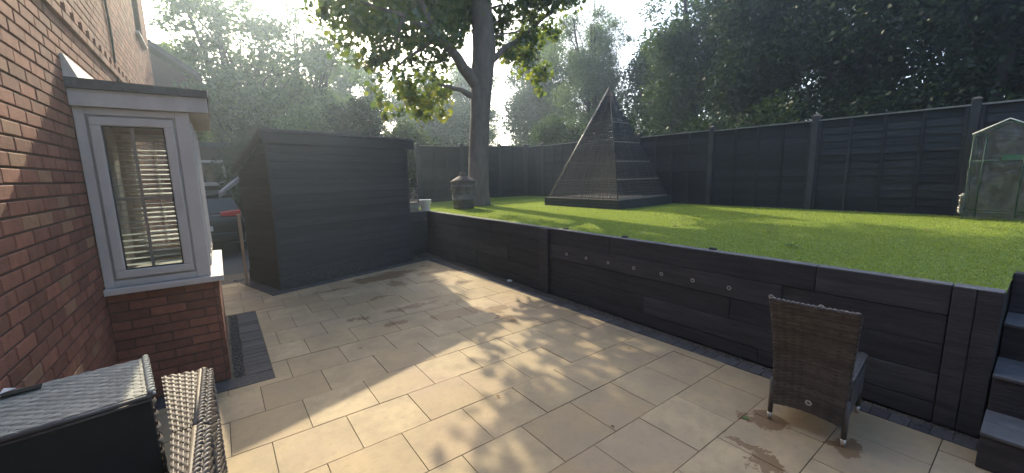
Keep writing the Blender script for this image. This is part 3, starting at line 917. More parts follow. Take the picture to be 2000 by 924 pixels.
# ------------------------------------------------------------------ neighbour house, outbuilding, car
def neighbours():
    root = thing('neighbour_house', 'dark neighbouring house with a sloping roof beyond the brick corner', 'house', (-4, 16.5, 0))
    # gable end facing the garden: right eave at x=-0.2, z 5.2
    wl = MB()
    pts = [(-8, 0), (3.6, 0), (3.6, 5.0), (-2.2, 9.3), (-8, 5.0)]
    wl.add([(x, 0, z) for x, z in pts]+[(x, 8, z) for x, z in pts], [(0, 1, 2, 3, 4), (9, 8, 7, 6, 5)]+[(i, 5+i, 5+(i+1) % 5, (i+1) % 5) for i in range(5)])
    wl.build('wall', 'dark_brick', root)
    for s, (xa, za, xb, zb) in enumerate(((4.0, 4.86, -2.2, 9.42), (-8.4, 4.86, -2.2, 9.42))):
        r = MB(); t = 0.16
        r.add([(xa, -0.3, za), (xb, -0.3, zb), (xb, -0.3, zb+t), (xa, -0.3, za+t), (xa, 8.3, za), (xb, 8.3, zb), (xb, 8.3, zb+t), (xa, 8.3, za+t)],
              [(0, 1, 2, 3), (7, 6, 5, 4), (0, 4, 5, 1), (2, 6, 7, 3), (3, 7, 4, 0), (1, 5, 6, 2)])
        r.build('roof', 'roof_tile', root)
    # outbuilding with a white window
    g = thing('outbuilding', 'dark flat roofed outbuilding with a white framed window behind the car', 'outbuilding', (-0.6, 15.2, 0))
    MB().box(-1.6, 0, 0, 2.0, 1.0, 2.75).build('wall', 'dark_brick', g)
    MB().box(-1.7, -0.1, 2.752, 2.1, 1.1, 2.87).build('roof', 'felt', g)
    w = MB(); w.box(0.0, -0.05, 1.62, 0.92, -0.002, 1.69).box(0.0, -0.05, 2.27, 0.92, -0.002, 2.34).box(0.0, -0.05, 1.69, 0.06, -0.002, 2.27).box(0.79, -0.05, 1.69, 0.87, -0.002, 2.27)
    wo = w.build('window', 'upvc', g)
    MB().box(0.06, -0.02, 1.69, 0.79, -0.012, 2.27).build('pane', 'car_glass', wo)
    MB().box(-0.05, -0.12, 1.58, 0.97, -0.002, 1.615).build('sill', 'upvc', wo)

    car = thing('parked_car', 'dark parked car with a red tail lamp showing between the bay and the shed', 'car', (-0.42, 11.0, 0))
    # hatchback body, tail toward the garden: cross-sections along y
    secs = [(0.0, 0.42, 0.80, 0.84), (0.04, 0.34, 0.86, 0.96), (0.25, 0.28, 0.88, 1.02), (1.2, 0.24, 0.88, 1.0), (3.0, 0.24, 0.88, 0.96), (3.9, 0.28, 0.84, 0.86), (4.2, 0.42, 0.72, 0.66)]
    V = []; F = []
    for y, zb, hw, zt in secs:
        V += [(-hw*0.95, y, zb), (-hw, y, (zb+zt)/2), (-hw*0.93, y, zt), (hw*0.93, y, zt), (hw, y, (zb+zt)/2), (hw*0.95, y, zb)]
    for i in range(len(secs)-1):
        for k in range(6):
            F.append((i*6+k, i*6+(k+1) % 6, (i+1)*6+(k+1) % 6, (i+1)*6+k))
    F += [tuple(range(6))[::-1], tuple(range((len(secs)-1)*6, len(secs)*6))]
    MB().add(V, F).build('body', 'car', car, True, 0.02)
    cab = MB()
    c = [(0.10, 0.80, 1.0), (0.42, 0.66, 1.40), (1.7, 0.66, 1.45), (2.7, 0.80, 0.98)]
    V = []; F = []
    for y, hw, z in c: V += [(-hw, y, z), (hw, y, z)]
    V += [(-0.8, 0.10, 0.95), (0.8, 0.10, 0.95), (-0.8, 2.7, 0.93), (0.8, 2.7, 0.93)]
    F = [(0, 1, 3, 2), (2, 3, 5, 4), (4, 5, 7, 6), (0, 2, 4, 6, 10, 8), (1, 9, 11, 7, 5, 3), (8, 9, 1, 0), (10, 6, 7, 11)]
    cab.add(V, F).build('cabin', 'car_glass', car)
    MB().add([(-0.68, 0.34, 1.395), (0.68, 0.34, 1.395), (0.68, 1.75, 1.455), (-0.68, 1.75, 1.455), (-0.66, 0.36, 1.43), (0.66, 0.36, 1.43), (0.64, 1.73, 1.49), (-0.64, 1.73, 1.49)],
             [(0, 3, 2, 1), (4, 5, 6, 7), (0, 1, 5, 4), (1, 2, 6, 5), (2, 3, 7, 6), (3, 0, 4, 7)]).build('roof', 'car', car)
    for s in (-1, 1):
        xs = sorted((s*0.42, s*0.80))
        t = MB(); t.prism([(xs[0], 0.80), (xs[1], 0.82), (xs[1], 0.92), (xs[0], 0.90)], 0, 1)
        tm = MB().add([(xs[0], 0.02, 0.93), (xs[1], 0.06, 0.90), (xs[1], 0.08, 1.06), (xs[0], 0.03, 1.03), (xs[0], -0.04, 0.94), (xs[1], 0.0, 0.91), (xs[1], 0.0, 1.05), (xs[0], -0.03, 1.02)],
                      [(0, 3, 2, 1), (4, 5, 6, 7), (0, 1, 5, 4), (1, 2, 6, 5), (2, 3, 7, 6), (3, 0, 4, 7)])
        tm.build('tail_lamp', 'tail', car, False, 0.012)
        for y in (0.75, 3.35):
            wh = MB(); pr = [(0.0, -0.1), (0.20, -0.1), (0.31, -0.08), (0.32, 0.08), (0.2, 0.1), (0, 0.1)]
            wh.lathe(pr, 20)
            w = wh.build('wheel', 'rubber', car, True); w.rotation_euler = (0, PI/2, 0); w.location = (s*0.78, y, 0.32)
    MB().box(-0.80, -0.06, 0.36, 0.80, 0.02, 0.56).build('bumper', 'car', car, False, 0.03)
    MB().box(-0.26, -0.075, 0.62, 0.26, -0.062, 0.73).build('number_plate', 'white_plastic', car)
    # grey folded cover running from car roof to the shed corner
    n = 14; V = []; F = []
    for i in range(n+1):
        u = i/n
        for k in range(7):
            a = k/6
            V.append((0.02+0.56*u, 10.85+0.05*math.sin(k*2.4)+0.1*u, 1.40+0.46*u+(a-0.5)*0.11+0.012*math.sin(k*2.2+u*3)))
    for i in range(n):
        for k in range(6): F.append((i*7+k, i*7+k+1, (i+1)*7+k+1, (i+1)*7+k))
    o = MB().add(V, F).build('folded_cover', 'grey_cloth', None, True)
    sm = o.modifiers.new('thick', 'SOLIDIFY'); sm.thickness = 0.02
    tag(o, 'pale grey pleated strip of cover rising from the dark car roof', 'cover')
    p = thing('gate_post', 'slim pale brown timber post at the left corner of the black shed', 'post', (0.235, 7.78, 0))
    MB().box(-0.022, -0.03, 0, 0.022, 0.03, 1.16).build('shaft', 'orange_wood', p, bevel=0.005)
    MB().box(-0.034, -0.042, 1.161, 0.034, 0.042, 1.18).build('cap', 'orange_wood', p, bevel=0.006)


neighbours()


# ------------------------------------------------------------------ shed
def shed():
    A = rad(16.5)
    root = thing('garden_shed', 'black painted timber shed with sloping roof at the patio end', 'shed', (0.645, 7.02, 0), A)
    W, D, Z0, ZF, ZB = 2.58, 1.15, 0.20, 2.27, 1.86
    roof_z = lambda y: 2.40-(2.40-1.90)*y/D
    wl = MB()
    prof = [(0.012, Z0), (D-0.01, Z0), (D-0.01, roof_z(D)-0.03), (0.012, roof_z(0)-0.03)]
    wl.add([(0.012, y, z) for y, z in prof]+[(W-0.012, y, z) for y, z in prof], [(0, 1, 2, 3), (7, 6, 5, 4), (0, 4, 5, 1), (1, 5, 6, 2), (2, 6, 7, 3), (3, 7, 4, 0)])
    wl.build('wall', 'shed', root)
    MB().box(-0.02, -0.025, 0.0, W+0.02, D+0.02, Z0-0.004).build('plinth', 'sleeper', root, bevel=0.006)
    hb = 0.129
    def board(l):
        m = MB(); h = hb
        # shiplap section: scooped top edge
        pr = [(0.011, 0.0), (-0.008, 0.0), (-0.008, h*0.80), (0.003, h*0.90), (0.005, h*0.985), (0.011, h*0.985)]
        m.add([(0, y, z) for y, z in pr]+[(l, y, z) for y, z in pr], [tuple(range(6)), tuple(range(6, 12))[::-1]]+[(i, 6+i, 6+(i+1) % 6, (i+1) % 6) for i in range(6)])
        return m
    me = board(W-0.06).mesh('board', 'shed')
    k = 0
    while Z0+hb*k < ZF:
        put('board', me, root, (0.03, random.uniform(-0.002, 0.002), Z0+hb*k)); k += 1
    k = 0
    while Z0+hb*k < roof_z(0)-0.1:
        z = Z0+hb*k; l = D-0.03
        if z+hb > roof_z(D)-0.02: l = max(0.1, (2.40-(z+hb)-0.0)/(2.40-1.90)*D-0.03)
        o = board(l).build('board', 'shed', root); o.rotation_euler = (0, 0, -PI/2); o.location = (0, D-0.01 if l > 1.1 else 0.02+l, z)
        k += 1
    for x in (0.0, W-0.03):
        MB().box(x-0.006, -0.016, Z0, x+0.036, 0.02, ZF).build('corner_board', 'shed', root, bevel=0.004)
    # fascia and roof
    MB().box(-0.054, -0.045, ZF+0.002, W+0.16, -0.022, 2.415).build('fascia', 'shed', root)
    r = MB(); t = 0.035
    a = [(-0.06, roof_z(-0.06)+0.012), (D+0.04, roof_z(D+0.04)+0.012), (D+0.04, roof_z(D+0.04)+0.012+t), (-0.06, roof_z(-0.06)+0.012+t)]
    r.add([(-0.085, y, z) for y, z in a]+[(W+0.17, y, z) for y, z in a], [(0, 1, 2, 3), (7, 6, 5, 4), (0, 4, 5, 1), (1, 5, 6, 2), (2, 6, 7, 3), (3, 7, 4, 0)])
    r.build('roof', 'felt', root)
    b = MB(); a = [(-0.05, roof_z(-0.05)-0.09), (D+0.03, roof_z(D+0.03)-0.09), (D+0.03, roof_z(D+0.03)+0.01), (-0.05, roof_z(-0.05)+0.01)]
    b.add([(-0.082, y, z) for y, z in a]+[(-0.056, y, z) for y, z in a], [(0, 1, 2, 3), (7, 6, 5, 4), (0, 4, 5, 1), (1, 5, 6, 2), (2, 6, 7, 3), (3, 7, 4, 0)])
    b.build('barge_board', 'shed', root)


shed()


# ------------------------------------------------------------------ retaining wall and steps
def retaining_wall():
    X = 3.745
    root = thing('sleeper_wall', 'long black sleeper retaining wall between the patio and the lawn', 'retaining wall', (X, 0, 0))
    rows = [(0.0, 0.133), (0.137, 0.338), (0.342, 0.543), (0.547, 0.748), (0.752, 0.950)]
    joints = {4: [1.03, 3.1, 5.7], 3: [1.255, 4.28, 6.8], 2: [1.665, 5.2], 1: [2.6, 6.2], 0: [1.4, 4.6, 7.0]}
    for k, (z0, z1) in enumerate(rows):
        cuts = [0.302]+[j for j in joints[k]]+[8.30]
        for a, b in zip(cuts[:-1], cuts[1:]):
            d = random.uniform(-0.006, 0.006)
            MB().box(d, a+0.002, z0, 0.10+d, b-0.002, z1).build('sleeper', 'sleeper', root, bevel=0.005)
    # top surface, sky light painted in as a paler grey
    cuts = [0.302]+joints[4]+[8.30]
    for a, b in zip(cuts[:-1], cuts[1:]):
        MB().box(0.004, a+0.004, 0.9505, 0.097, b-0.004, 0.957).build('top_board', 'sleeper_top', root)
    for y0, y1 in ((4.19, 4.33), (4.335, 4.36)):
        pass
    MB().box(-0.045, 4.18, 0, -0.008, 4.36, 0.945).build('post', 'sleeper', root, bevel=0.006)
    for y0 in (0.090, 0.196):
        MB().box(-0.012, y0, 0, 0.10, y0+0.103, 0.952).build('post', 'sleeper', root, bevel=0.006)
    MB().box(-0.010, 0.092, 0.9525, 0.098, 0.297, 0.958).build('top_board', 'sleeper_top', root)
    # return wall behind the shed corner
    for k, (z0, z1) in enumerate(rows):
        MB().box(-1.2, 8.302, z0, 0.10, 8.40, z1).build('sleeper', 'sleeper', root, bevel=0.005)
    MB().box(-1.2, 8.306, 0.9505, 0.097, 8.397, 0.957).build('top_board', 'sleeper_top', root)
    # recessed round deck lights
    ring = MB(); ring.lathe([(0.010, -0.001), (0.012, 0.004), (0.019, 0.004), (0.021, -0.001)], 18)
    rm = ring.mesh('deck_light', 'light_ring', True)
    lens = MB(); lens.lathe([(0.0001, 0.001), (0.011, 0.001)], 18); lm = lens.mesh('lens', 'lens')
    for y in (3.827, 3.47, 3.109, 2.737, 2.383, 2.033, 1.679, 1.325, 0.972):
        o = put('deck_light', rm, root, (-0.008, y, 0.637)); o.rotation_euler = (0, -PI/2, 0)
        q = put('lens', lm, o)
    for y in (2.95, 3.95, 1.9):
        MB().box(0.075, y-0.03, 0.9575, 0.12, y+0.03, 0.975).build('bracket', 'sleeper', root)
    # bank ends
    st = thing('sleeper_steps', 'black sleeper steps with grey treads at the right end of the wall', 'steps', (3.35, 0.08, 0))
    spec = [(0.0, 0.36, 0.0, 0.222), (0.375, 0.775, 0.0, 0.445), (0.80, 1.16, 0.0, 0.672)]
    for x0, x1, zb, zt in spec:
        MB().box(x0, -1.5, zb, x1+0.04, 0.0, zt-0.022).build('riser', 'sleeper', st, bevel=0.006)
        w = (x1-x0)/2
        for j in range(2):
            MB().box(x0-0.012+w*j+0.003*j, -1.5, zt-0.02, x0-0.012+w*(j+1), 0.002, zt).build('tread', 'step', st, bevel=0.004)
    MB().box(1.20, -1.5, 0, 1.30, 0.0, 0.948).build('riser', 'sleeper', st)


retaining_wall()


# ------------------------------------------------------------------ fences
def fences():
    def panel_meshes(L):
        m = MB()
        # lap board, leaning out at its foot, slightly waney lower edge
        n = 8
        V = []
        for i in range(n+1):
            u = i/n
            zb = -0.004*math.sin(i*2.1)-0.003*math.sin(i*5.3)
            V += [(-0.018, L*u, zb), (-0.006, L*u, zb), (0.010, L*u, 0.148), (0.002, L*u, 0.148)]
        F = []
        for i in range(n):
            for k in range(4):
                F.append((i*4+k, i*4+(k+1) % 4, (i+1)*4+(k+1) % 4, (i+1)*4+k))
        F += [(0, 3, 2, 1), (n*4, n*4+1, n*4+2, n*4+3)]
        return m.add(V, F).mesh('board', 'fence')

    def run(root, posts, z0, ztop, post_top):
        """fence along local y; boards face -x"""
        cache = {}
        for y in posts:
            if y is None: continue
            MB().box(-0.055, y-0.05, z0-0.25, 0.055, y+0.05, post_top(y)).build('post', 'post', root, bevel=0.006)
            mb = MB(); zt = post_top(y)+0.002
            mb.add([(-0.062, y-0.057, zt), (0.062, y-0.057, zt), (0.062, y+0.057, zt), (-0.062, y+0.057, zt), (-0.03, y-0.03, zt+0.03), (0.03, y-0.03, zt+0.03), (0.03, y+0.03, zt+0.03), (-0.03, y+0.03, zt+0.03)],
                   [(0, 3, 2, 1), (4, 5, 6, 7), (0, 1, 5, 4), (1, 2, 6, 5), (2, 3, 7, 6), (3, 0, 4, 7)])
            mb.build('post_cap', 'post', root)
        ps = [p for p in posts if p is not None]
        for a, b in zip(ps[:-1], ps[1:]):
            a2, b2 = a+0.053, b-0.053; L = b2-a2
            key = round(L, 3)
            if key not in cache:
                cache[key] = (panel_meshes(L), MB().box(-0.040, -0.022, 0, -0.021, 0.022, 1.0).mesh('batten', 'fence'))
            bm, tm = cache[key]
            zt = ztop((a+b)/2)
            n = int((zt-0.03-z0)/0.124)
            for i in range(n):
                put('board', bm, root, (random.uniform(-0.002, 0.002), a2, z0+0.02+(zt-0.15-z0-0.02)*i/(n-1)))
            nb = max(3, int(round(L/0.45))+1)
            for i in range(nb):
                o = put('batten', tm, root, (0, a2+0.022+(L-0.044)*i/(nb-1), z0+0.02)); o.scale.z = zt-z0-0.045
            MB().box(-0.045, a2, zt-0.022, 0.03, b2, zt).build('cap_rail', 'cap', root)
            MB().box(-0.030, a2, z0-0.12, 0.014, b2, z0+0.018).build('gravel_board', 'fence', root)

    r = thing('timber_fence', 'long black lap panel fence along the right side of the lawn', 'fence', (8.98, 0, 0))
    run(r, [-3.06, -1.15, 0.765, 2.69, 4.60, 6.51, 8.44, 10.33, 11.15], 0.955, lambda y: 2.60+0.014*max(0, y-4)*1.0, lambda y: 2.665+0.012*max(0, y-4))
    b = thing('timber_fence', 'black fence panels behind the tree trunk, across the lawn end', 'fence', (4.86, 11.22, 0), -PI/2)
    # local y runs along world +x, local x points to world -y... boards face the garden
    b.rotation_euler = (0, 0, 0)
    b.location = (0, 0, 0)
    holder = b
    before = set(COL.objects)
    run(b, [4.86, 5.95, 7.42, 8.88], 0.95, lambda y: 2.73-0.027*max(0, y-4.86), lambda y: 2.76-0.022*(y-4.86))
    b.rotation_euler = (0, 0, -PI/2)
    b.location = (0, 11.22, 0)
    # local (x,y) -> world (y, -x): boards at local -x face world +y, so mirror them to the garden side
    for o in set(COL.objects)-before:
        if o.parent == b:
            o.rotation_euler = (0, 0, PI) if o.name.startswith('board') else o.rotation_euler
    return r, b


def fence_fix(b):
    """back fence: turn the whole run so that its boards look at the camera"""
    b.rotation_euler = (0, 0, PI/2)
    b.location = (13.74, 11.22, 0)
    for o in b.children:
        if o.name.startswith('board'): o.rotation_euler = (0, 0, 0)


_fr, _fb = fences()
# with +90 degrees local y -> world -x: mirrored post order, so posts 4.86..8.88 land at 8.88..4.86
fence_fix(_fb)


# ------------------------------------------------------------------ pyramid
def pyramid():
    A = Vector((6.545, 7.48, 0)); F = Vector((6.68, 5.30, 0))
    e = A-F; s = e.length
    ang = math.atan2(-e.x, e.y)
    root = thing('rattan_pyramid', 'tall dark woven rattan pyramid daybed standing on the lawn', 'garden pyramid', (F.x, F.y, 0.95), ang)
    # local: x to the right, y away; corners (0,0),(s,0),(s,s),(0,s)
    H = 2.76; hb = 0.20
    ap = Vector((s/2, s/2, H))
    base = MB()
    for i in range(3):
        z = 0.002+i*0.066
        for (x0, y0, x1, y1) in ((0, 0, s, 0.03), (0, s-0.03, s, s), (0, 0.031, 0.03, s-0.031), (s-0.03, 0.031, s, s-0.031)):
            MB().box(x0, y0, z, x1, y1, z+0.063).build('base_board', 'post', root)
    corners = [Vector((0, 0, 0)), Vector((s, 0, 0)), Vector((s, s, 0)), Vector((0, s, 0))]
    at = lambda c, z: c.lerp(ap, z/H)
    # woven deck
    weave(quad_fn((0.02, 0.02, hb), (s-0.02, 0.02, hb), (s-0.02, s-0.02, hb), (0.02, s-0.02, hb)), 40, 30, 0.006, 0.9, 'rattan_pyr', 'deck_weave', root, seg=3)
    MB().box(0.03, 0.03, 0.12, s-0.03, s-0.03, hb-0.014).build('deck', 'rattan_pyr', root)
    for i, c in enumerate(corners):
        MB().tube([c+Vector((0, 0, 0.0)), ap.lerp(c, 0.004)], 0.020 if i == 3 else 0.011, 8).build('pole', 'pole' if i == 3 else 'rattan_pyr', root, True)  # left hip pole painted lighter for the sun on its rim
    # horizontal rails and open weave on the sides; the far left side is the entrance
    for i in range(4):
        c0, c1 = corners[i], corners[(i+1) % 4]
        for z in (hb+0.02, 0.62, 1.02, 1.46, 1.92):
            a, b = at(c0, z), at(c1, z)
            MB().tube([a, b], 0.014 if i == 0 else 0.007, 6).build('rail', 'pole' if i == 0 else 'rattan_pyr', root, True)  # right-face rails share the lighter colour to look sunlit
        m0, m1 = at(c0, hb), at(c1, hb)
        MB().tube([(m0+m1)/2, ap], 0.011, 6).build('pole', 'rattan_pyr', root, True)
        # lattice of flat strands
        n = ((c1-c0).cross(ap-c0)).normalized()
        V = []; Fq = []
        def strip(p, q, w, nn, off):
            d = (q-p).normalized(); t = d.cross(nn)*w
            o = len(V)
            for P in (p, q):
                for sg in (1, -1):
                    V.append(P+t*sg+nn*off)
            for P in (p, q):
                for sg in (1, -1):
                    V.append(P+t*sg+nn*(off+0.004))
            Fq.extend([(o, o+1, o+3, o+2), (o+4, o+6, o+7, o+5), (o, o+2, o+6, o+4), (o+1, o+5, o+7, o+3)])
        z = hb+0.03
        while z < H*0.93:
            tight = z > 1.5
            strip(at(c0, z), at(c1, z), 0.0078 if not tight else 0.012, n, 0.0)
            z += 0.062 if not tight else 0.046
        ncol = 36
        for j in range(1, ncol):
            u = j/ncol
            p = c0.lerp(c1, u)
            # strands run up the slope, square to the base, until they meet the hip
            zt = H*(1-abs(2*u-1))
            if zt < hb+0.08: continue
            mid = (c0+c1)/2
            up = (ap-mid)/H
            strip(p+up*hb, p+up*min(zt, H*0.985), 0.0072, n, 0.005)
        o = put('lattice', np_mesh('lattice', np.array([tuple(v) for v in V]), np.array(Fq), 'rattan_pyr'), root)
        o['kind'] = 'stuff'
    MB().tube([ap-Vector((0, 0, 0.06)), ap+Vector((0, 0, 0.03))], [0.025, 0.010], 8).build('finial', 'rattan_pyr', root, True)


pyramid()


# ------------------------------------------------------------------ incinerator, bucket, stones
def small_things():
    z = float(lawn_h(4.66, 8.22))
    r = thing('incinerator_bin', 'rusty galvanised garden incinerator with a conical lid beside the trunk', 'incinerator', (4.66, 8.22, z-0.03))
    b = MB(); b.lathe([(0.0, 0.06), (0.245, 0.06), (0.25, 0.075), (0.262, 0.25), (0.268, 0.255), (0.268, 0.265), (0.264, 0.27), (0.275, 0.54), (0.281, 0.545), (0.281, 0.56), (0.276, 0.565), (0.282, 0.655), (0.29, 0.66), (0.287, 0.668), (0.27, 0.668), (0.262, 0.3), (0.24, 0.08)], 36)
    b.build('body', 'galv', r, True)
    l = MB(); l.lathe([(0.302, 0.655), (0.305, 0.672), (0.24, 0.715), (0.14, 0.775), (0.085, 0.80), (0.08, 0.80), (0.08, 0.80), (0.23, 0.70), (0.295, 0.66)], 36)
    lo = l.build('lid', 'rust', r, True)
    c = MB(); c.lathe([(0.078, 0.79), (0.078, 0.87), (0.082, 0.873), (0.074, 0.876), (0.070, 0.87), (0.070, 0.79)], 24); c.build('chimney', 'galv', lo, True)
    h = MB(); h.tube([(-0.17, -0.14, 0.735), (-0.19, -0.16, 0.785), (-0.14, -0.20, 0.785), (-0.12, -0.19, 0.735)], 0.007, 6); h.build('handle', 'galv', lo, True)
    for k in range(3):
        a = k*2*PI/3-1.95
        MB().box(-0.028, -0.012, 0, 0.028, 0.012, 0.085).build('leg', 'galv', r).location = (0.235*math.cos(a), 0.235*math.sin(a), 0)
    for s in (-1, 1):
        h = MB(); h.tube([(s*0.272, -0.06, 0.5), (s*0.325, -0.05, 0.5), (s*0.325, 0.05, 0.5), (s*0.272, 0.06, 0.5)], 0.007, 6); h.build('handle', 'galv', r, True)
    hole = MB(); hole.lathe([(0.0001, 0), (0.014, 0)], 10); hm = hole.mesh('air_hole', 'rubber')
    for k in range(10):
        for zz in (0.17, 0.40):
            a = k*2*PI/10+(0.3 if zz > 0.3 else 0)
            o = put('air_hole', hm, r, (0.2725*math.cos(a)*(0.945 if zz < 0.3 else 1.0), 0.2725*math.sin(a)*(0.945 if zz < 0.3 else 1.0), zz)); o.rotation_euler = (PI/2, 0, a+PI/2)
    # bucket
    k = thing('bucket', 'small white plastic bucket on the wall top beside the shed', 'bucket', (3.742, 8.352, 0.9575))
    m = MB(); m.lathe([(0.0, 0.0), (0.092, 0.0), (0.095, 0.004), (0.122, 0.235), (0.130, 0.238), (0.130, 0.252), (0.118, 0.25), (0.090, 0.008), (0, 0.008)], 28); m.build('body', 'white_plastic', k, True)
    m = MB(); m.tube([(-0.131, 0, 0.235), (-0.10, -0.115, 0.175), (0, -0.142, 0.14), (0.10, -0.115, 0.175), (0.131, 0, 0.235)], 0.003, 6); m.build('handle', 'steel', k, True)
    # stack of stone offcuts left of the bucket
    zz = 0.9575
    for i in range(6):
        w, d, hgt = random.uniform(0.10, 0.13), 0.05, 0.034
        o = MB().box(-w, -d, 0, w, d, hgt).build('stone_offcut', 'stone', None, bevel=0.006)
        o.location = (3.47+random.uniform(-0.02, 0.02), 8.353, zz); o.rotation_euler = (0, 0, random.uniform(-0.12, 0.12)); zz += hgt+0.001
        tag(o, 'flat buff stone offcut left of the white bucket, '+['bottom', 'second from the bottom', 'third from the bottom', 'third from the top', 'second from the top', 'topmost'][i]+' of its stack', 'stone', 'stone offcuts stacked on the wall top')
    # white bottle and leaf on the gravel strip
    t = thing('plastic_bottle', 'tiny white plastic bottle lying at the foot of the sleeper wall', 'bottle', (3.655, 5.06, 0.022), 0.5)
    m = MB(); m.lathe([(0, -0.035), (0.017, -0.033), (0.019, -0.028), (0.019, 0.022), (0.012, 0.032), (0.010, 0.034)], 14); o = m.build('body', 'white_plastic', t, True); o.rotation_euler = (PI/2, 0, 0.4)
    m = MB(); m.lathe([(0.012, 0.034), (0.012, 0.046), (0, 0.046)], 14); o = m.build('cap', 'white_plastic', t, True); o.rotation_euler = (PI/2, 0, 0.4)
    # lamp pole behind the shed
    p = thing('lamp_pole', 'thin metal pole with a flat cap rising behind the shed roof', 'pole', (3.0, 9.55, 0))
    MB().tube([(0, 0, 0), (0, 0, 2.99)], 0.018, 8).build('shaft', 'post', p, True)
    MB().lathe([(0, 2.992), (0.085, 2.992), (0.085, 3.01), (0.03, 3.04), (0, 3.04)], 16).build('cap', 'post', p, True)
    # fallen leaves
    def leaf(x, y, z, m, s, label, group):
        n = 10; V = [(0, 0, 0.004)]
        for i in range(n):
            a = 2*PI*i/n; r = s*(1.0 if i % 2 == 0 else 0.55)*random.uniform(0.8, 1.1)
            V.append((r*math.cos(a), r*math.sin(a)*0.8, 0.003+random.uniform(0, 0.25)*s))
        o = MB().add(V, [(0, 1+i, 1+(i+1) % n) for i in range(n)]).build('fallen_leaf', m)
        sm = o.modifiers.new('thick', 'SOLIDIFY'); sm.thickness = 0.0015
        o.location = (x, y, z); o.rotation_euler = (0, 0, random.uniform(0, 6))
        tag(o, label, 'leaf', group)
    where = ['on the lawn left of the pyramid', 'on the lawn below the mini greenhouse', 'near the fence foot in the right half of the lawn', 'in mid lawn between pyramid and greenhouse', 'on the lawn behind the trunk', 'in the shaded lawn corner', 'close to the back fence corner', 'on the lawn near the wall top above the lights', 'on the lawn two steps from the right fence', 'on the lawn right of the trunk', 'on the lawn in front of the pyramid', 'on the lawn above the rattan chair']
    for wi, (x, y) in enumerate(((5.647, 6.035), (6.66, 0.80), (8.6, 1.85), (7.0, 3.2), (6.1, 8.8), (6.6, 9.6), (7.2, 10.2), (5.0, 3.0), (7.9, 2.4), (5.9, 9.7), (6.9, 4.1), (5.4, 2.0))):
        leaf(x, y, float(lawn_h(x, y))+0.022, 'dead_leaf', 0.045, 'small curled brown leaf '+where[wi], 'brown leaves on the lawn')
    for dx, dy, wl in ((0, 0, 'middle'), (0.05, 0.03, 'upper'), (0.02, -0.04, 'right hand')):
        leaf(4.57+dx, 1.49+dy, float(lawn_h(4.57, 1.49))+0.02, 'green_leaf', 0.055, wl+' dark green leaf of the small clump on the lawn near the wall', 'green leaf clump on the lawn')
    leaf(3.66, 4.72, 0.004, 'green_leaf', 0.045, 'pale green leaf on the gravel beside the white bottle', 'leaf on the gravel')
    leaf(2.80, 1.09, 0.003, 'green_leaf', 0.03, 'green leaf on the wet slab behind the rattan chair', 'leaf on the wet slab')
    for (x, y), wh in zip(((2.5, 5.2), (3.1, 2.3), (1.6, 2.4), (3.2, 6.3), (2.0, 1.6), (1.0, 4.0)), ('in the shed shadow at mid patio', 'near the block border below the wall lights', 'in the sunlit foreground', 'near the white bottle', 'in the dappled foreground', 'near the bay border')):
        leaf(x, y, 0.003, 'dead_leaf', 0.018, 'tiny dry leaf scrap on the slabs '+wh, 'leaf scraps on the patio')


small_things()


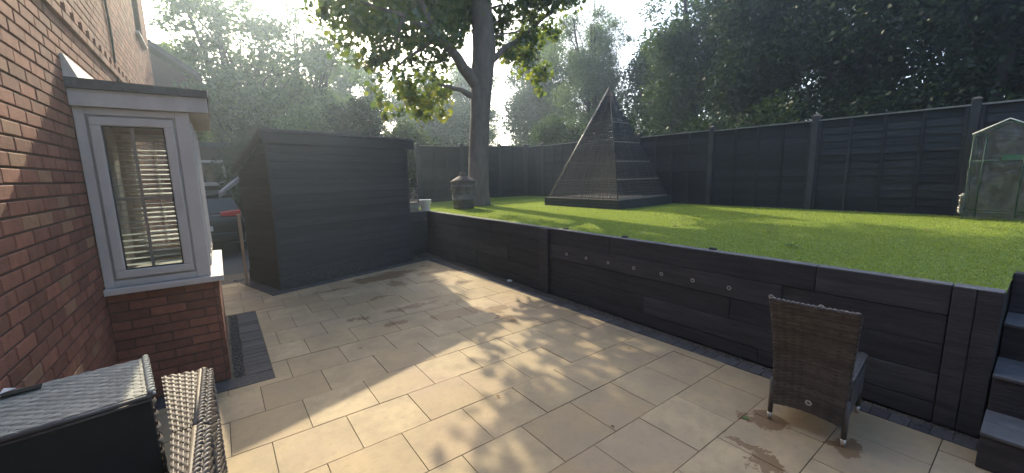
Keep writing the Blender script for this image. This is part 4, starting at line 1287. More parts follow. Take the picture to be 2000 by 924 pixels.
# ------------------------------------------------------------------ mini greenhouse
def greenhouse():
    r = thing('mini_greenhouse', 'clear plastic mini greenhouse on a green tube frame by the fence', 'greenhouse', (8.42, 0.12, 0.955))
    W, D, HE, HR = 0.575, 0.45, 1.18, 1.345   # along y, along x, eave, ridge
    P = lambda n, pts: MB().tube(pts, 0.0085, 8).build(n, 'green_tube', r, True)
    for y in (0, W):
        for x in (0, D):
            P('upright', [(x, y, 0), (x, y, HE)])
    for x in (0, D):
        P('rafter', [(x, 0, HE), (x, W/2, HR)]); P('rafter', [(x, W/2, HR), (x, W, HE)])
        for z in (0.12, 0.82): P('rail', [(x, 0, z), (x, W, z)])
    for y, z in ((0, HE), (W, HE), (W/2, HR)): P('rail', [(0, y, z), (D, y, z)])
    for y in (0, W):
        for z in (0.12, 0.82): P('rail', [(0, y, z), (D, y, z)])
    # cover: front, sides, roof as a crumpled film
    def film(fn, nu, nv):
        V = []; F = []
        for i in range(nu+1):
            for j in range(nv+1):
                p = Vector(fn(i/nu, j/nv))
                V.append(p)
        for i in range(nu):
            for j in range(nv):
                a = i*(nv+1)+j; F.append((a, a+1, a+nv+2, a+nv+1))
        return V, F
    cov = MB()
    cr = lambda u, v, s: 0.008*math.sin(9*u+s)*math.cos(7*v+s*2)+0.006*math.sin(17*v+5*u+s)
    top = lambda u: HE+(HR-HE)*(1-abs(2*u-1))
    cov.add(*film(lambda u, v: (-0.016+cr(u, v, 1), -0.012+(W+0.024)*u, 0.03+(top(u)-0.03+0.012)*v), 16, 16))
    cov.add(*film(lambda u, v: (D+0.016+cr(u, v, 4), -0.012+(W+0.024)*u, 0.03+(top(u)-0.03+0.012)*v), 16, 16))
    for yy, s in ((-0.014, 2), (W+0.014, 3)):
        cov.add(*film(lambda u, v: (-0.014+(D+0.028)*u, yy+cr(u, v, s)*0.8, 0.03+(HE-0.03)*v), 8, 16))
    cov.add(*film(lambda u, v: (-0.02+(D+0.04)*v, -0.014+(W+0.028)*u, top(u)+0.014), 16, 4))
    cov.build('cover', 'film', r, True)
    for y in (0.115, W-0.115):
        z = MB(); z.tube([(-0.026, y, 0.06), (-0.027, y+0.005, 0.5), (-0.026, y, HE-0.02)], 0.006, 6); z.build('zip', 'green_tube', r, True)
    m = MB()
    m.tube([(-0.02, -0.02, HE+0.008), (-0.02, W/2, HR+0.018), (-0.02, W+0.02, HE+0.008)], 0.007, 6); m.build('hem', 'white_plastic', r, True)
    b = MB(); n = 30
    b.tube([(-0.02-0.01*math.sin(i*1.7), W+0.02+0.012*math.sin(i*2.3), 0.10+0.26*i/n) for i in range(n+1)], [0.022+0.012*abs(math.sin(i*1.3)) for i in range(n+1)], 7)
    b.build('gathered_hem', 'film', r, True)
    # shelf grid and seed trays
    s = MB()
    for i in range(8): s.tube([(0.02+(D-0.04)*i/7, 0, 0.83), (0.02+(D-0.04)*i/7, W, 0.83)], 0.003, 5)
    s.build('shelf', 'green_tube', r, True)
    t = thing('seed_tray', 'green plastic seed tray on the shelf inside the mini greenhouse', 'tray', (8.50, 0.17, 0.955+0.835))
    MB().box(0, 0, 0, 0.30, 0.26, 0.006).box(0, 0, 0.006, 0.30, 0.006, 0.06).box(0, 0.254, 0.006, 0.30, 0.26, 0.06).box(0, 0.0061, 0.006, 0.006, 0.2539, 0.06).box(0.294, 0.0061, 0.006, 0.30, 0.2539, 0.06).build('body', MT['green_tray'], t)
    MB().box(0.007, 0.007, 0.007, 0.293, 0.253, 0.045).build('compost', 'soil', t)


MT['green_tray'] = mat('bright_green_plastic', (0.02, 0.28, 0.13), 0.4, 0.1)
greenhouse()


# ------------------------------------------------------------------ rattan furniture
def rattan_chair():
    # feet: back legs (2.935,0.989) and (2.969,0.593); faces the wall (+x)
    ang = math.atan2(0.034, 0.396)   # local y along the back
    r = thing('rattan_chair', 'dark rattan dining chair with its back to the patio, facing the sleeper wall', 'chair', (2.952, 0.791, 0), ang)
    hw = 0.20; D = 0.52
    # curved back: leans toward -x at the top
    def xb(z): return -0.012-0.10*max(0, (z-0.42)/0.46)**1.5 + 0.03*math.sin(PI*min(1, z/0.42))*0
    def hwz(z): return hw-0.012+0.036*max(0, (z-0.2)/0.68)**1.3
    def Pback(off):
        def P(u, v):
            z = 0.125+0.03*math.sin(PI*u)+(0.885-0.125-0.03*math.sin(PI*u)-0.012*math.sin(PI*u)*0)*v
            y = (u-0.5)*2*hwz(z)
            bow = -0.015*(1-(2*u-1)**2)
            p = Vector((xb(z)+off+bow, y, z))
            n = Vector((-1, 0, 0.18)).normalized()
            return (p, n) if off <= 0 else (p, -n)
        return P
    core = MB(); n = 14; V = []; F = []
    for off in (-0.004, 0.026):
        for i in range(n+1):
            for j in range(n+1):
                V.append(Pback(0)(i/n, j/n)[0]+Vector((0.004+(0.022 if off > 0 else 0), 0, 0)))
    m1 = (n+1)**2
    for i in range(n):
        for j in range(n):
            a = i*(n+1)+j
            F += [(a, a+1, a+n+2, a+n+1), (m1+a, m1+a+n+1, m1+a+n+2, m1+a+1)]
    for i in range(n):
        for (a, b) in ((i*(n+1), (i+1)*(n+1)), (i*(n+1)+n, (i+1)*(n+1)+n), (i, i+1), (n*(n+1)+i, n*(n+1)+i+1)):
            F.append((a, b, m1+b, m1+a))
    bk = core.add(V, F).build('backrest', 'rattan_dk', r, True)
    weave(Pback(-0.001), 62, 9, 0.0045, 1.1, 'rattan_dk', 'weave', bk, seg=5)
    # edge braids
    e = MB()
    for u in (0, 1): braid(e, [Pback(0)(u, v/8)[0]+Vector((0.012, 0, 0)) for v in range(9)], 0.010, 0.026)
    braid(e, [Pback(0)(v/8, 1)[0]+Vector((0.012, 0, 0.004)) for v in range(9)], 0.012, 0.026)
    e.build('edge_braid', 'rattan_dk', bk, True)
    # seat
    zs = 0.44
    st = MB().box(0.022, -hw-0.012, zs-0.055, D+0.03, hw+0.012, zs-0.008).build('seat', 'rattan_dk', r, bevel=0.012)
    weave(quad_fn((0.02, -hw-0.015, zs), (0.02, hw+0.015, zs), (D+0.03, hw+0.015, zs), (D+0.03, -hw-0.015, zs)), 40, 8, -0.004, 1.0, 'rattan_dk', 'weave', st, seg=4)
    # woven aprons down both sides and front
    for s in (-1, 1):
        yy = s*(hw+0.006)
        a, b = ((0.02, yy, 0.16), (D, yy, 0.20)) if s < 0 else ((D, yy, 0.20), (0.02, yy, 0.16))
        c, d = ((D, yy, zs-0.01), (0.02, yy, zs-0.01)) if s < 0 else ((0.02, yy, zs-0.01), (D, yy, zs-0.01))
        ap = MB().box(0.02, yy-0.008*1-0.002*s, 0.20, D, yy-0.002*s+0.004, zs-0.056).build('apron', 'rattan_dk', r)
        weave(quad_fn(a, b, c, d), 20, 8, 0.004, 1.0, 'rattan_dk', 'weave', ap, seg=4)
    for (x, y) in ((0.0, hw), (0.0, -hw), (D, hw-0.005), (D, -hw+0.005)):
        z1 = 0.30 if x == 0 else zs-0.02
        lg = MB().tube([(x, y, 0.052), (x+(0.006 if x == 0 else 0), y*0.99, z1)], [0.0145, 0.018], 10).build('leg', 'rattan_dk', r, True)
        MB().tube([(x, y, 0.0), (x, y, 0.0515)], [0.0135, 0.0155], 10).build('foot', 'steel', lg, True)
    # metal eyelet at the foot of the back
    g = MB(); g.lathe([(0.007, 0.0), (0.009, 0.005), (0.016, 0.005), (0.019, 0.0)], 18)
    o = g.build('eyelet', 'light_ring', bk, True)
    p = Pback(0)(0.46, 0.10)[0]; o.location = p+Vector((-0.012, 0, 0)); o.rotation_euler = (0, -PI/2, 0)


rattan_chair()


def rattan_set():
    # two woven cube stools side by side along the box, tops level
    H = 0.70
    for name, lab, poly, seed in (('rattan_stool', 'grey woven rattan cube stool beside the box, the one nearer the bay window', [(-0.345, 2.70), (-0.262, 2.047), (-0.145, 2.040), (-0.142, 2.655)], 0),
                            ('rattan_stool', 'grey woven rattan cube stool at the bottom picture edge, nearest the camera', [(-0.262, 2.033), (-0.215, 1.40), (-0.150, 1.40), (-0.145, 2.026)], 1)):
        c = (-0.2, poly[1][1])
        r = thing(name, lab, 'stool', (c[0], c[1], 0), group='rattan cube stools')
        p = [(x-c[0], y-c[1]) for x, y in poly]
        q = inset(p, 0.014)
        bd = MB().prism(q, 0.05, H-0.018).build('body', 'rattan_gr', r)
        fl, nl, nr, fr = p
        top = MB().prism(inset(p, 0.008), H-0.0175, H-0.008).build('top', 'rattan_gr', r)
        n = 24
        weave(quad_fn((*nl, H), (*nr, H), (*fr, H), (*fl, H)), n, 7, 0.0055, 0.80, 'rattan_gr', 'weave', top, seg=5)
        sd = MB().prism([(nr[0]-0.012, nr[1]+0.006), (nr[0]-0.004, nr[1]+0.006), (fr[0]-0.004, fr[1]-0.006), (fr[0]-0.012, fr[1]-0.006)], 0.05, H-0.02).build('side_panel', 'rattan_gr', r)
        weave(quad_fn((nr[0]+0.004, nr[1], 0.05), (fr[0]+0.004, fr[1], 0.05), (fr[0]+0.004, fr[1], H-0.012), (nr[0]+0.004, nr[1], H-0.012)), 30, 14, 0.006, 0.82, 'rattan_gr', 'weave', sd, seg=5)
        e = MB()
        braid(e, [(nr[0]-0.018, nr[1]+0.004, H+0.004), (fr[0]-0.018, fr[1]-0.004, H+0.004)], 0.012, 0.03)
        e.tube([(nr[0]-0.036, nr[1]+0.004, H+0.001), (fr[0]-0.036, fr[1]-0.004, H+0.001)], 0.010, 8)
        braid(e, [(nr[0]+0.006, nr[1]+0.004, H-0.012), (fr[0]+0.006, fr[1]-0.004, H-0.012)], 0.012, 0.034)
        braid(e, [(fr[0]+0.006, fr[1]-0.004, H-0.012), (fr[0]+0.006, fr[1]-0.004, 0.05)], 0.011, 0.034)
        braid(e, [(nr[0]+0.008, nr[1]+0.004, 0.40), (fr[0]+0.008, fr[1]-0.004, 0.40)], 0.011, 0.034)
        e.build('edge_braid', 'rattan_gr', r, True)
        for x, y in (nr, fr):
            MB().tube([(x-0.03, y+(0.03 if y < 0.1 else -0.03), 0), (x-0.03, y+(0.03 if y < 0.1 else -0.03), 0.049)], 0.014, 8).build('foot', 'steel', r, True)
    b = thing('rattan_box', 'tall box with a pale grey woven top and black cloth front beside the stools', 'storage box', (-0.285, 1.95, 0.0), rad(8.5))
    L, Dp, T = 0.46, 0.44, 0.931
    MB().box(-L, 0.012, 0.0, -0.012, Dp, T-0.02).build('body', 'black_cloth', b)
    MB().box(-L-0.004, 0.0, 0.004, -0.004, 0.011, T-0.03).build('front_panel', 'black_cloth', b, bevel=0.004)
    tp = MB().box(-L, 0.002, T-0.019, -0.008, Dp-0.004, T-0.006).build('lid', 'rattan_pale', b)
    V = []; F = []
    nr, cl = 22, 0.046
    for j in range(nr):
        y0 = 0.004+(Dp-0.010)*j/nr; y1 = y0+(Dp-0.010)/nr-0.0012
        x = -L-cl*(0.5 if j % 2 else 0.0)
        while x < -0.006:
            a_, b_ = max(x, -L)+0.001, min(x+cl, -0.004)-0.001
            x += cl
            if b_-a_ < 0.008: continue
            z = T-0.0045+random.uniform(0, 0.0012); o = len(V)
            t1 = random.uniform(0.0012, 0.0028)
            for yy in (y0, y1):
                for k in range(5):
                    u = k/4
                    V.append((a_+(b_-a_)*u, yy, z+t1*math.sin(PI*u)))
            for k in range(4): F.append((o+k, o+k+1, o+6+k, o+5+k))
    wv = put('weave', np_mesh('weave', np.array(V), np.array(F), 'rattan_pale', False), tp); wv['kind'] = 'stuff'
    e = MB(); braid(e, [(0.002, 0.0, T-0.004), (0.002, Dp, T-0.004)], 0.012, 0.03)
    e.build('edge_braid', 'rattan_pale', tp, True)
    e = MB(); e.tube([(-L, -0.004, T-0.012), (0, -0.004, T-0.012)], 0.008, 6); e.tube([(-L, -0.002, T-0.028), (0, -0.002, T-0.028)], 0.005, 6)
    e.build('front_rim', 'rattan_dk', tp, True)
    sd = MB().box(-0.011, 0.012, 0.01, -0.002, Dp, T-0.012).build('side_panel', 'rattan_dk', b)
    weave(quad_fn((0.001, 0.004, 0.0), (0.001, Dp, 0.0), (0.001, Dp, T-0.01), (0.001, 0.004, T-0.01)), 34, 7, 0.009, 0.95, 'rattan_gr', 'weave', sd, seg=5)
    MB().box(-0.40, Dp-0.085, T+0.004, -0.30, Dp-0.045, T+0.009).build('dark_patch', 'black_cloth', b)
    MB().add([(-0.455, Dp-0.06, T+0.005), (-0.37, Dp-0.012, T+0.006), (-0.42, Dp+0.02, T+0.012), (-0.47, Dp-0.02, T+0.012)], [(0, 1, 2, 3)]).build('reflection_patch', 'white_plastic', b).modifiers.new('thick', 'SOLIDIFY').thickness = 0.002  # white sheet added as a painted reflection at the box corner


rattan_set()


# ------------------------------------------------------------------ trees
QUAD = np.array([(-0.5, 0, 0), (0.05, 0.30, 0.06), (0.5, 0, 0), (0.05, -0.30, 0.06)])
LONG = np.array([(-0.5, 0, 0), (0.0, 0.11, 0.03), (0.5, 0, -0.06), (0.0, -0.11, 0.03)])


def leaves(name, centres, radii, n, size, m, shape=QUAD, droop=0.0, flat=1.0, shell=0.5, thin=None):
    """leaf faces spread through the clumps of a crown"""
    centres = np.asarray(centres, float); radii = np.asarray(radii, float)
    w = radii**2.3
    if thin: w = w*np.where(centres[:, 2] > thin[0], thin[1], 1.0)
    w /= w.sum()
    k = rng.choice(len(centres), n, p=w)
    d = rng.normal(size=(n, 3)); d /= np.linalg.norm(d, axis=1, keepdims=True)
    rr = radii[k]*(rng.uniform(0, 1, n)**shell)*rng.uniform(0.75, 1.25, n)
    c = centres[k]+d*rr[:, None]*np.array([1, 1, flat])
    s = size*rng.uniform(0.6, 1.3, n)
    a = rng.normal(size=(n, 3)); a[:, 2] = a[:, 2]*0.7-droop
    a /= np.linalg.norm(a, axis=1, keepdims=True)
    b = rng.normal(size=(n, 3)); b -= (b*a).sum(1, keepdims=True)*a; b /= np.linalg.norm(b, axis=1, keepdims=True)
    cc = np.cross(a, b)
    v = c[:, None]+s[:, None, None]*(shape[None, :, 0:1]*a[:, None]+shape[None, :, 1:2]*b[:, None]+shape[None, :, 2:3]*cc[:, None])
    f = np.arange(n*4).reshape(n, 4)
    return np_mesh(name, v.reshape(-1, 3), f, m)


def maple_leaves(name, centres, radii, n, size, m, shell=0.5, low=(0, 1)):
    """five-lobed leaves, folded along the middle"""
    ang = np.array([-90, -60, -18, 5, 40, 62, 90, 118, 140, 175, 198, 240])
    rad_ = np.array([0.32, 0.34, 0.52, 0.30, 0.58, 0.34, 0.66, 0.34, 0.58, 0.30, 0.52, 0.34])
    P = np.stack([rad_*np.cos(np.radians(ang)), rad_*np.sin(np.radians(ang)), -0.10*np.abs(np.cos(np.radians(ang)))], -1)
    centres = np.asarray(centres, float); radii = np.asarray(radii, float)
    w = radii**2.3*np.where(centres[:, 2] < low[0], low[1], np.where(centres[:, 2] > 5.6, 1.7, 1.0)); w /= w.sum()
    k = rng.choice(len(centres), n, p=w)
    d = rng.normal(size=(n, 3)); d /= np.linalg.norm(d, axis=1, keepdims=True)
    c = centres[k]+d*(radii[k]*(rng.uniform(0, 1, n)**shell)*rng.uniform(0.8, 1.25, n))[:, None]*np.array([1, 1, 0.8])
    s = size*rng.uniform(0.6, 1.25, n)
    a = rng.normal(size=(n, 3)); a[:, 2] -= 0.6; a /= np.linalg.norm(a, axis=1, keepdims=True)
    b = rng.normal(size=(n, 3)); b -= (b*a).sum(1, keepdims=True)*a; b /= np.linalg.norm(b, axis=1, keepdims=True)
    cc = np.cross(a, b)
    v = c[:, None]+s[:, None, None]*(P[None, :, 1:2]*a[:, None]+P[None, :, 0:1]*b[:, None]+P[None, :, 2:3]*cc[:, None])
    f = np.arange(n*12).reshape(n, 12)
    return np_mesh(name, v.reshape(-1, 3), f, m)


def limb(mb, p, q, r0, r1, sag=0.0, wob=0.08, n=6, sides=7):
    p, q = Vector(p), Vector(q); L = (q-p).length
    pts = []
    for i in range(n+1):
        u = i/n
        x = p.lerp(q, u)+Vector((random.uniform(-1, 1), random.uniform(-1, 1), random.uniform(-1, 1)))*wob*L*0.15*math.sin(PI*u)
        x.z += sag*L*math.sin(PI*u)
        pts.append(x)
    mb.tube(pts, [r0+(r1-r0)*(i/n) for i in range(n+1)], sides)


def tree(name, label, cat, base, height, crown_c, crown_r, nblob, blob_r, nleaf, size, m, trunk_r=0.14, shape=QUAD, droop=0.0, group=None,
         bark='bark_dk', stems=1, seed=1, shell=0.55, thin=None, extra=None, flat=0.85):
    random.seed(seed)
    root = thing(name, label, cat, base, 0, group)
    cc = Vector(crown_c)-Vector(base); cr = Vector(crown_r)
    blobs = []; rs = []
    for i in range(nblob):
        while True:
            v = Vector((random.uniform(-1, 1), random.uniform(-1, 1), random.uniform(-1, 1)))
            if v.length < 1: break
        v = v*(0.55+0.45*random.random()) if v.length > 0.5 else v
        blobs.append(cc+Vector((v.x*cr.x, v.y*cr.y, v.z*cr.z))); rs.append(blob_r*random.uniform(0.6, 1.3))
    if extra:
        for (x, y, z, q) in extra: blobs.append(Vector((x, y, z))-Vector(base)); rs.append(q)
    tr = MB()
    for s in range(stems):
        off = Vector((random.uniform(-0.5, 0.5), random.uniform(-0.4, 0.4), 0))*(0.0 if stems == 1 else 1.0)
        top = Vector((cc.x+random.uniform(-0.3, 0.3)*cr.x*(stems > 1)*2, cc.y, cc.z+cr.z*0.55))
        limb(tr, off, top, trunk_r, trunk_r*0.25, 0, 0.12, 8, 8)
    idx = list(range(len(blobs))); random.shuffle(idx)
    for i in idx[:min(len(idx), 34)]:
        b = blobs[i]
        t0 = max(0.15, min(0.8, (b.z-1.2*cr.z*0.4)/max(0.1, cc.z+cr.z*0.55)))
        st = Vector((cc.x*t0, cc.y*t0, (cc.z+cr.z*0.55)*t0*0.85))
        limb(tr, st, b, trunk_r*0.32, 0.012, 0.05, 0.2, 5, 5)
    tr.build('trunk', bark, root, True)
    me = leaves('crown', [tuple(b) for b in blobs], rs, nleaf, size, m, shape, droop, flat, shell, thin)
    put('crown', me, root)
    return root


def maple():
    random.seed(5)
    base = (5.42, 8.78, 0.93)
    root = thing('maple_tree', 'big maple with a thick bare grey trunk on the lawn beside the incinerator', 'tree', base)
    B = Vector(base)
    t = MB()
    pts = [(0, 0, -0.05), (0, 0, 0.10), (0.01, 0, 0.4), (0.04, 0, 1.35), (0.13, 0, 2.3), (0.21, 0, 3.2), (0.31, 0, 3.9), (0.26, 0, 4.9), (0.30, 0.05, 6.2), (0.2, 0.1, 8.2), (0.3, 0.1, 9.6)]
    rs = [0.35, 0.30, 0.268, 0.248, 0.240, 0.275, 0.29, 0.25, 0.20, 0.11, 0.05]
    t.tube(pts, rs, 20)
    tk = t.build('trunk', 'bark', root, True)
    L = MB()
    W = lambda x, y, z: Vector((x, y, z))-B
    limbs = [((5.60, 8.78, 3.75), (4.35, 8.6, 4.9), 0.17, 0.08), ((4.35, 8.6, 4.9), (2.7, 8.6, 5.2), 0.08, 0.02), ((4.35, 8.6, 4.9), (3.3, 8.9, 6.8), 0.08, 0.03),
             ((5.55, 8.78, 3.6), (4.4, 9.0, 3.9), 0.09, 0.02), ((4.4, 8.7, 4.8), (3.2, 8.8, 3.9), 0.05, 0.015), ((3.6, 8.6, 5.1), (3.0, 8.7, 3.7), 0.03, 0.01),
             ((5.70, 8.78, 4.35), (7.0, 8.8, 5.35), 0.085, 0.06), ((7.0, 8.8, 5.35), (9.2, 8.8, 6.95), 0.06, 0.03), ((6.6, 8.8, 5.1), (7.7, 8.9, 4.6), 0.03, 0.01),
             ((5.72, 8.78, 5.0), (6.9, 8.7, 5.45), 0.035, 0.012), ((5.72, 8.78, 5.35), (7.0, 8.8, 5.75), 0.035, 0.012), ((5.72, 8.78, 5.72), (7.2, 8.9, 6.2), 0.04, 0.012),
             ((5.6, 8.8, 6.0), (3.8, 9.4, 8.0), 0.09, 0.03), ((5.6, 8.8, 6.5), (7.6, 8.4, 8.6), 0.09, 0.03), ((5.6, 8.8, 7), (5.4, 7.0, 8.8), 0.08, 0.02), ((5.6, 8.8, 6.6), (6.2, 10.8, 8.4), 0.08, 0.02)]
    for p, q, a, b in limbs: limb(L, W(*p), W(*q), a, b, 0.04, 0.15, 7, 8)
    L.build('limbs', 'bark', tk, True)
    blobs = [(3.0, 8.8, 4.1, .5), (3.6, 8.6, 3.75, .55), (4.2, 8.9, 3.7, .5), (2.6, 8.6, 4.8, .5), (3.3, 9, 4.9, .7), (4.2, 8.5, 4.8, .6), (4.9, 8.9, 4.9, .4),
             (4.6, 9.4, 4.2, .5), (5.0, 9.3, 3.9, .35), (3.05, 8.8, 3.35, .22), (3.1, 8.8, 3.05, .15), (4.35, 9.2, 3.3, .30), (4.8, 9.6, 3.4, .30), (3.9, 9.0, 3.25, .25),
             (2.3, 8.7, 5.4, .5), (3.0, 8.5, 5.8, .7), (3.9, 8.8, 5.9, .7), (4.7, 8.4, 5.8, .5), (2.2, 9.0, 6.2, .6), (1.75, 8.7, 5.5, .4), (2.0, 8.7, 4.9, .4), (2.3, 8.8, 4.4, .35), (1.5, 8.8, 6.0, .5), (6.4, 8.8, 5.9, .4), (6.9, 8.9, 4.4, .28), (7.3, 8.8, 5.9, .5), (6.2, 9.0, 5.1, .3), (7.0, 8.8, 5.3, .4), (5.1, 9.2, 5.4, .4), (4.8, 9.3, 4.6, .4), (3.0, 10.3, 5.4, .6), (3.8, 10.6, 5.6, .7), (4.6, 10.4, 5.3, .6), (3.4, 11.0, 6.2, .7), (4.4, 11.2, 6.4, .7), (5.2, 10.8, 5.8, .6), (2.6, 10.5, 6.1, .6), (5.6, 11.0, 6.6, .7), (6.3, 10.4, 6.2, .6), (1.7, 8.8, 6.2, .5), (2.6, 8.8, 6.7, .7), (3.5, 8.4, 6.6, .7), (4.5, 9.0, 6.6, .6), (2.7, 9.1, 4.2, .35), (3.9, 9.0, 4.4, .5), (3.3, 8.7, 4.3, .45), (2.9, 8.8, 3.55, .3), (3.5, 8.9, 3.2, .3), (4.1, 9.0, 3.1, .3), (4.4, 8.8, 5.4, .5),
             (6.6, 8.9, 4.9, .42), (7.1, 8.8, 4.75, .45), (7.5, 8.8, 4.3, .32), (7.75, 8.85, 4.6, .35), (6.4, 9.2, 5.5, .4), (7.3, 8.9, 5.4, .5), (8.0, 8.9, 5.7, .45), (7.6, 8.85, 3.95, .2),
             (6.9, 8.6, 6.1, .6), (7.9, 8.8, 6.6, .6), (8.7, 8.8, 6.7, .5)]
    rr = random.Random(3)
    for i in range(58):
        while True:
            v = Vector((rr.uniform(-1, 1), rr.uniform(-1, 1), rr.uniform(-1, 1)))
            if 0.35 < v.length < 1: break
        blobs.append((5.3+v.x*3.7, 8.9+v.y*3.2, 8.1+v.z*2.4, rr.uniform(0.5, 0.95)))
    c = [tuple(W(x, y, z)) for x, y, z, q in blobs]; r = [q for *_, q in blobs]
    put('crown', maple_leaves('crown', c, r, 52000, 0.135, 'maple', 0.75, (3.5, 0.42)), root)
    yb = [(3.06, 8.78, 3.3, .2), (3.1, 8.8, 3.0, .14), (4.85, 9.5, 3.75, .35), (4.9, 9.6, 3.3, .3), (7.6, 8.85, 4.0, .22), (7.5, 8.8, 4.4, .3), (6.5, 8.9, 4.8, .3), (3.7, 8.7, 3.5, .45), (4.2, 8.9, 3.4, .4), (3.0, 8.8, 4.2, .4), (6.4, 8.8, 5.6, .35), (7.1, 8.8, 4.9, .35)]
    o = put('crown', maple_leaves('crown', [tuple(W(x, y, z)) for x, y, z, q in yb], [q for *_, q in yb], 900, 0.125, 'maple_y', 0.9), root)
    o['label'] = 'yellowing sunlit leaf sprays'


maple()

TREES_L = 'feathery trees beyond the shed'
TREES_R = 'dark trees beyond the right fence'
TREES_B = 'trees beyond the back fence'
tree('ash_tree', 'tall feathery ash tree standing beyond the neighbour roof and shed', 'tree', (1.0, 18.0, 0), 8, (1.1, 18.0, 5.6), (2.6, 2.0, 4.2), 96, 0.60, 27000, 0.165, 'ash', 0.16, thin=(5.2, 0.42), seed=21, group=TREES_L, stems=3)
tree('ash_tree', 'feathery ash tree above the middle of the shed roof', 'tree', (3.1, 19.0, 0), 8, (4.0, 19.0, 5.2), (2.1, 1.6, 4.3), 74, 0.60, 22000, 0.165, 'ash', 0.14, thin=(5.0, 0.42), seed=22, group=TREES_L, stems=3)
tree('ash_tree', 'thin topped ash sapling leaning over the neighbour roof edge', 'tree', (-0.6, 19.0, 0), 7, (-0.75, 19.0, 5.0), (1.1, 1.0, 2.4), 18, 0.55, 8000, 0.13, 'ash', 0.09, thin=(5.0, 0.5), seed=23, group=TREES_L)
tree('laurel_bush', 'dark evergreen bush filling the gap left of the shed', 'bush', (0.9, 13.4, 0), 4, (0.95, 13.6, 1.9), (0.9, 0.7, 1.9), 30, 0.5, 16000, 0.12, 'dark_leaf', 0.08, seed=24, stems=3)
tree('hazel_bush', 'mid green bush showing above the left half of the shed roof', 'bush', (2.2, 14.0, 0), 4, (2.2, 14.0, 2.3), (1.5, 0.8, 1.6), 40, 0.45, 22000, 0.10, 'ash', 0.06, seed=25, stems=4)
tree('yew_tree', 'dark dense evergreen behind the right end of the shed', 'tree', (4.0, 14.2, 0), 5, (4.05, 14.3, 2.5), (1.0, 0.9, 2.3), 34, 0.5, 22000, 0.10, 'dark_leaf', 0.12, seed=26)
tree('sapling_tree', 'low green sapling growing behind the fence left of the trunk', 'tree', (5.3, 13.2, 0.84), 4, (5.4, 13.3, 2.6), (1.2, 0.8, 1.3), 28, 0.4, 12000, 0.11, 'oak', 0.06, seed=27, stems=2)
tree('far_tree', 'mid green tree seen behind the trunk through the maple leaves', 'tree', (10.6, 24.5, 0.84), 7, (10.8, 24.5, 4.6), (3.2, 2.0, 4.2), 70, 0.8, 36000, 0.17, 'oak', 0.15, seed=28, group=TREES_B, stems=2)
tree('far_tree', 'rounded tree filling the gap between the shed roof and the maple', 'tree', (6.8, 25.5, 0.0), 7, (7.0, 25.5, 5.0), (3.0, 2.0, 4.9), 64, 0.8, 36000, 0.17, 'willow', 0.16, seed=34, group=TREES_B, stems=3)
tree('far_tree', 'tree with a rounded top directly behind the maple trunk', 'tree', (14.2, 24.0, 0.84), 7, (14.2, 24.0, 5.4), (2.8, 2.0, 4.6), 66, 0.8, 36000, 0.17, 'ash', 0.16, seed=35, group=TREES_B, stems=3)
tree('far_tree', 'leafy tree just right of the maple trunk', 'tree', (16.6, 20.5, 0.84), 10, (17.4, 20.5, 7.2), (3.3, 2.0, 6.0), 95, 0.85, 52000, 0.16, 'oak', 0.16, seed=29, group=TREES_B, stems=3)
tree('willow_tree', 'tall rounded willow with fine pale leaves above the pyramid', 'tree', (15.6, 14.0, 0.84), 9, (15.6, 14.2, 6.6), (2.5, 1.8, 4.2), 70, 0.72, 56000, 0.15, 'willow', 0.13, LONG, 0.9, seed=30, stems=5, shell=0.7)
tree('hawthorn_tree', 'low bushy tree along the fence behind the pyramid', 'tree', (12.0, 12.6, 0.84), 5, (12.0, 12.6, 2.7), (2.2, 0.9, 1.5), 36, 0.5, 22000, 0.11, 'oak', 0.08, seed=31, group=TREES_B, stems=3)
tree('oak_tree', 'narrow oak standing between the willow and the dark trees', 'tree', (17.5, 11.6, 0.84), 8, (17.5, 11.6, 5.6), (1.7, 1.4, 4.3), 46, 0.75, 26000, 0.15, 'oak', 0.14, seed=32, stems=2)
rspec = [((14.2, 8.0), (14.2, 8.0, 5.4), (2.2, 1.9, 4.0), 34000, 'oak', 'broad dark tree rising behind the second fence post from the pyramid'),
         ((12.6, 5.2), (12.8, 5.2, 5.2), (2.0, 1.9, 3.7), 34000, 'dark_leaf', 'dense dark tree above the fence right of the pyramid'),
         ((12.2, 3.0), (12.4, 2.9, 5.0), (1.9, 1.9, 3.4), 32000, 'dark_leaf', 'dense dark tree above the middle of the right fence'),
         ((12.0, 0.8), (12.2, 0.8, 4.9), (1.9, 1.8, 3.3), 30000, 'dark_leaf', 'dense dark tree above the tallest looking fence post'),
         ((11.6, -1.4), (11.8, -1.3, 4.7), (1.8, 1.8, 3.2), 22000, 'oak', 'dark tree above the mini greenhouse'),
         ((16.5, 4.0), (16.5, 4.0, 6.0), (2.6, 2.6, 4.6), 30000, 'dark_leaf', 'tall dark tree in the second row beyond the right fence'),
         ((16.0, 0.2), (16.0, 0.2, 6.0), (2.6, 2.6, 4.6), 26000, 'dark_leaf', 'tall dark tree of the second row at the picture edge'),
         ((19.5, 7.5), (19.5, 7.5, 6.5), (2.8, 2.6, 5.0), 26000, 'oak', 'tall tree furthest back in the dark row')]
for i, (b, c, r_, n, m, lab) in enumerate(rspec):
    tree('dark_tree', lab, 'tree', (b[0], b[1], 0.84), 8, c, r_, 56, 0.75, int(n*(0.80 if i < 5 else 0.55)), 0.125, m, 0.15, seed=40+i, group=TREES_R, stems=2)


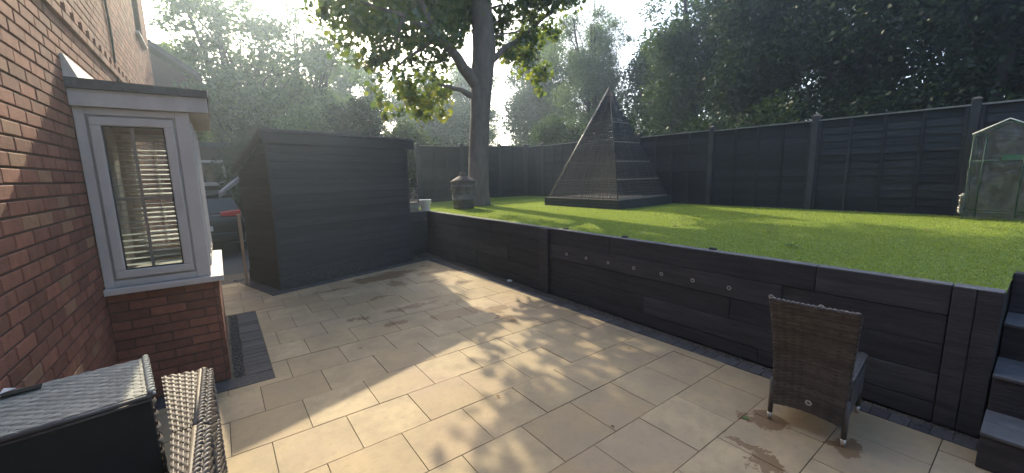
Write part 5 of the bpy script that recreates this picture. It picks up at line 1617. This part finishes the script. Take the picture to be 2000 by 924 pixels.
def undergrowth():
    c = []; r = []
    rr = random.Random(9)
    for i in range(150):
        y = rr.uniform(-3, 12); c.append((rr.uniform(9.9, 11.6), y, rr.uniform(0.9, 3.1))); r.append(rr.uniform(0.35, 0.7))
    for i in range(110):
        x = rr.uniform(4.6, 13); c.append((x, rr.uniform(12.2, 14.2), rr.uniform(0.9, 2.7))); r.append(rr.uniform(0.35, 0.65))
    for i in range(90):
        x = rr.uniform(-2.0, 4.2); c.append((x, rr.uniform(20.5, 22.5), rr.uniform(0.2, 4.2))); r.append(rr.uniform(0.5, 0.9))
    o = put('undergrowth', leaves('undergrowth', c, r, 95000, 0.11, 'dark_leaf', QUAD, 0, 0.85, 0.5))
    tag(o, 'dark tangled undergrowth along the outside of the fences', 'undergrowth', kind='stuff')


undergrowth()


def blocker_hedge():  # unseen hedge, added to cut sky light on the shaded walls
    rr = random.Random(29)
    c = []; r = []
    for i in range(150):
        c.append((rr.uniform(-1.0, 13), rr.uniform(-10.5, -9.0), rr.uniform(0.4, 6.5))); r.append(rr.uniform(0.6, 1.0))
    for i in range(120):
        c.append((rr.uniform(10.5, 14), rr.uniform(-10, -3.5), rr.uniform(0.8, 7.5))); r.append(rr.uniform(0.6, 1.1))
    o = put('blocker_hedge', leaves('blocker_hedge', c, r, 26000, 0.30, 'dark_leaf', QUAD, 0, 0.85, 0.5))
    tag(o, 'tall dark hedge added behind the camera to block sky light', 'hedge', kind='stuff')


blocker_hedge()


def far_wood():
    rr = random.Random(19)
    c = []; r = []
    for i in range(170):
        a = rad(rr.uniform(-6, 105)); d = rr.uniform(30, 40)
        x, y = d*math.sin(a), d*math.cos(a)
        top = 5.0 if 8 < math.degrees(a) < 33 else (5.5 if math.degrees(a) > 58 else 8.0)
        c.append((x, y, rr.uniform(0.5, top))); r.append(rr.uniform(0.9, 1.7))
    o = put('far_wood', leaves('far_wood', c, r, 60000, 0.28, 'oak', QUAD, 0, 0.85, 0.5))
    tag(o, 'far off woodland closing the view behind the garden trees', 'woodland', kind='stuff')


far_wood()


# ------------------------------------------------------------------ haze
def haze():
    o = MB().box(-71, -71, -1.1, 71, 71, 14.5).build('haze', None)
    m = bpy.data.materials.new('pale_air'); m.use_nodes = True
    nt = m.node_tree; nt.nodes.remove(nt.nodes['Principled BSDF'])
    v = nt.nodes.new('ShaderNodeVolumePrincipled')
    v.inputs['Color'].default_value = (0.68, 0.84, 1.0, 1)
    v.inputs['Density'].default_value = HAZE_DENSITY
    v.inputs['Anisotropy'].default_value = 0.66
    nt.links.new(v.outputs[0], nt.nodes['Material Output'].inputs['Volume'])
    o.data.materials.append(m)
    o['kind'] = 'stuff'


HAZE_DENSITY = 0.0056
haze()
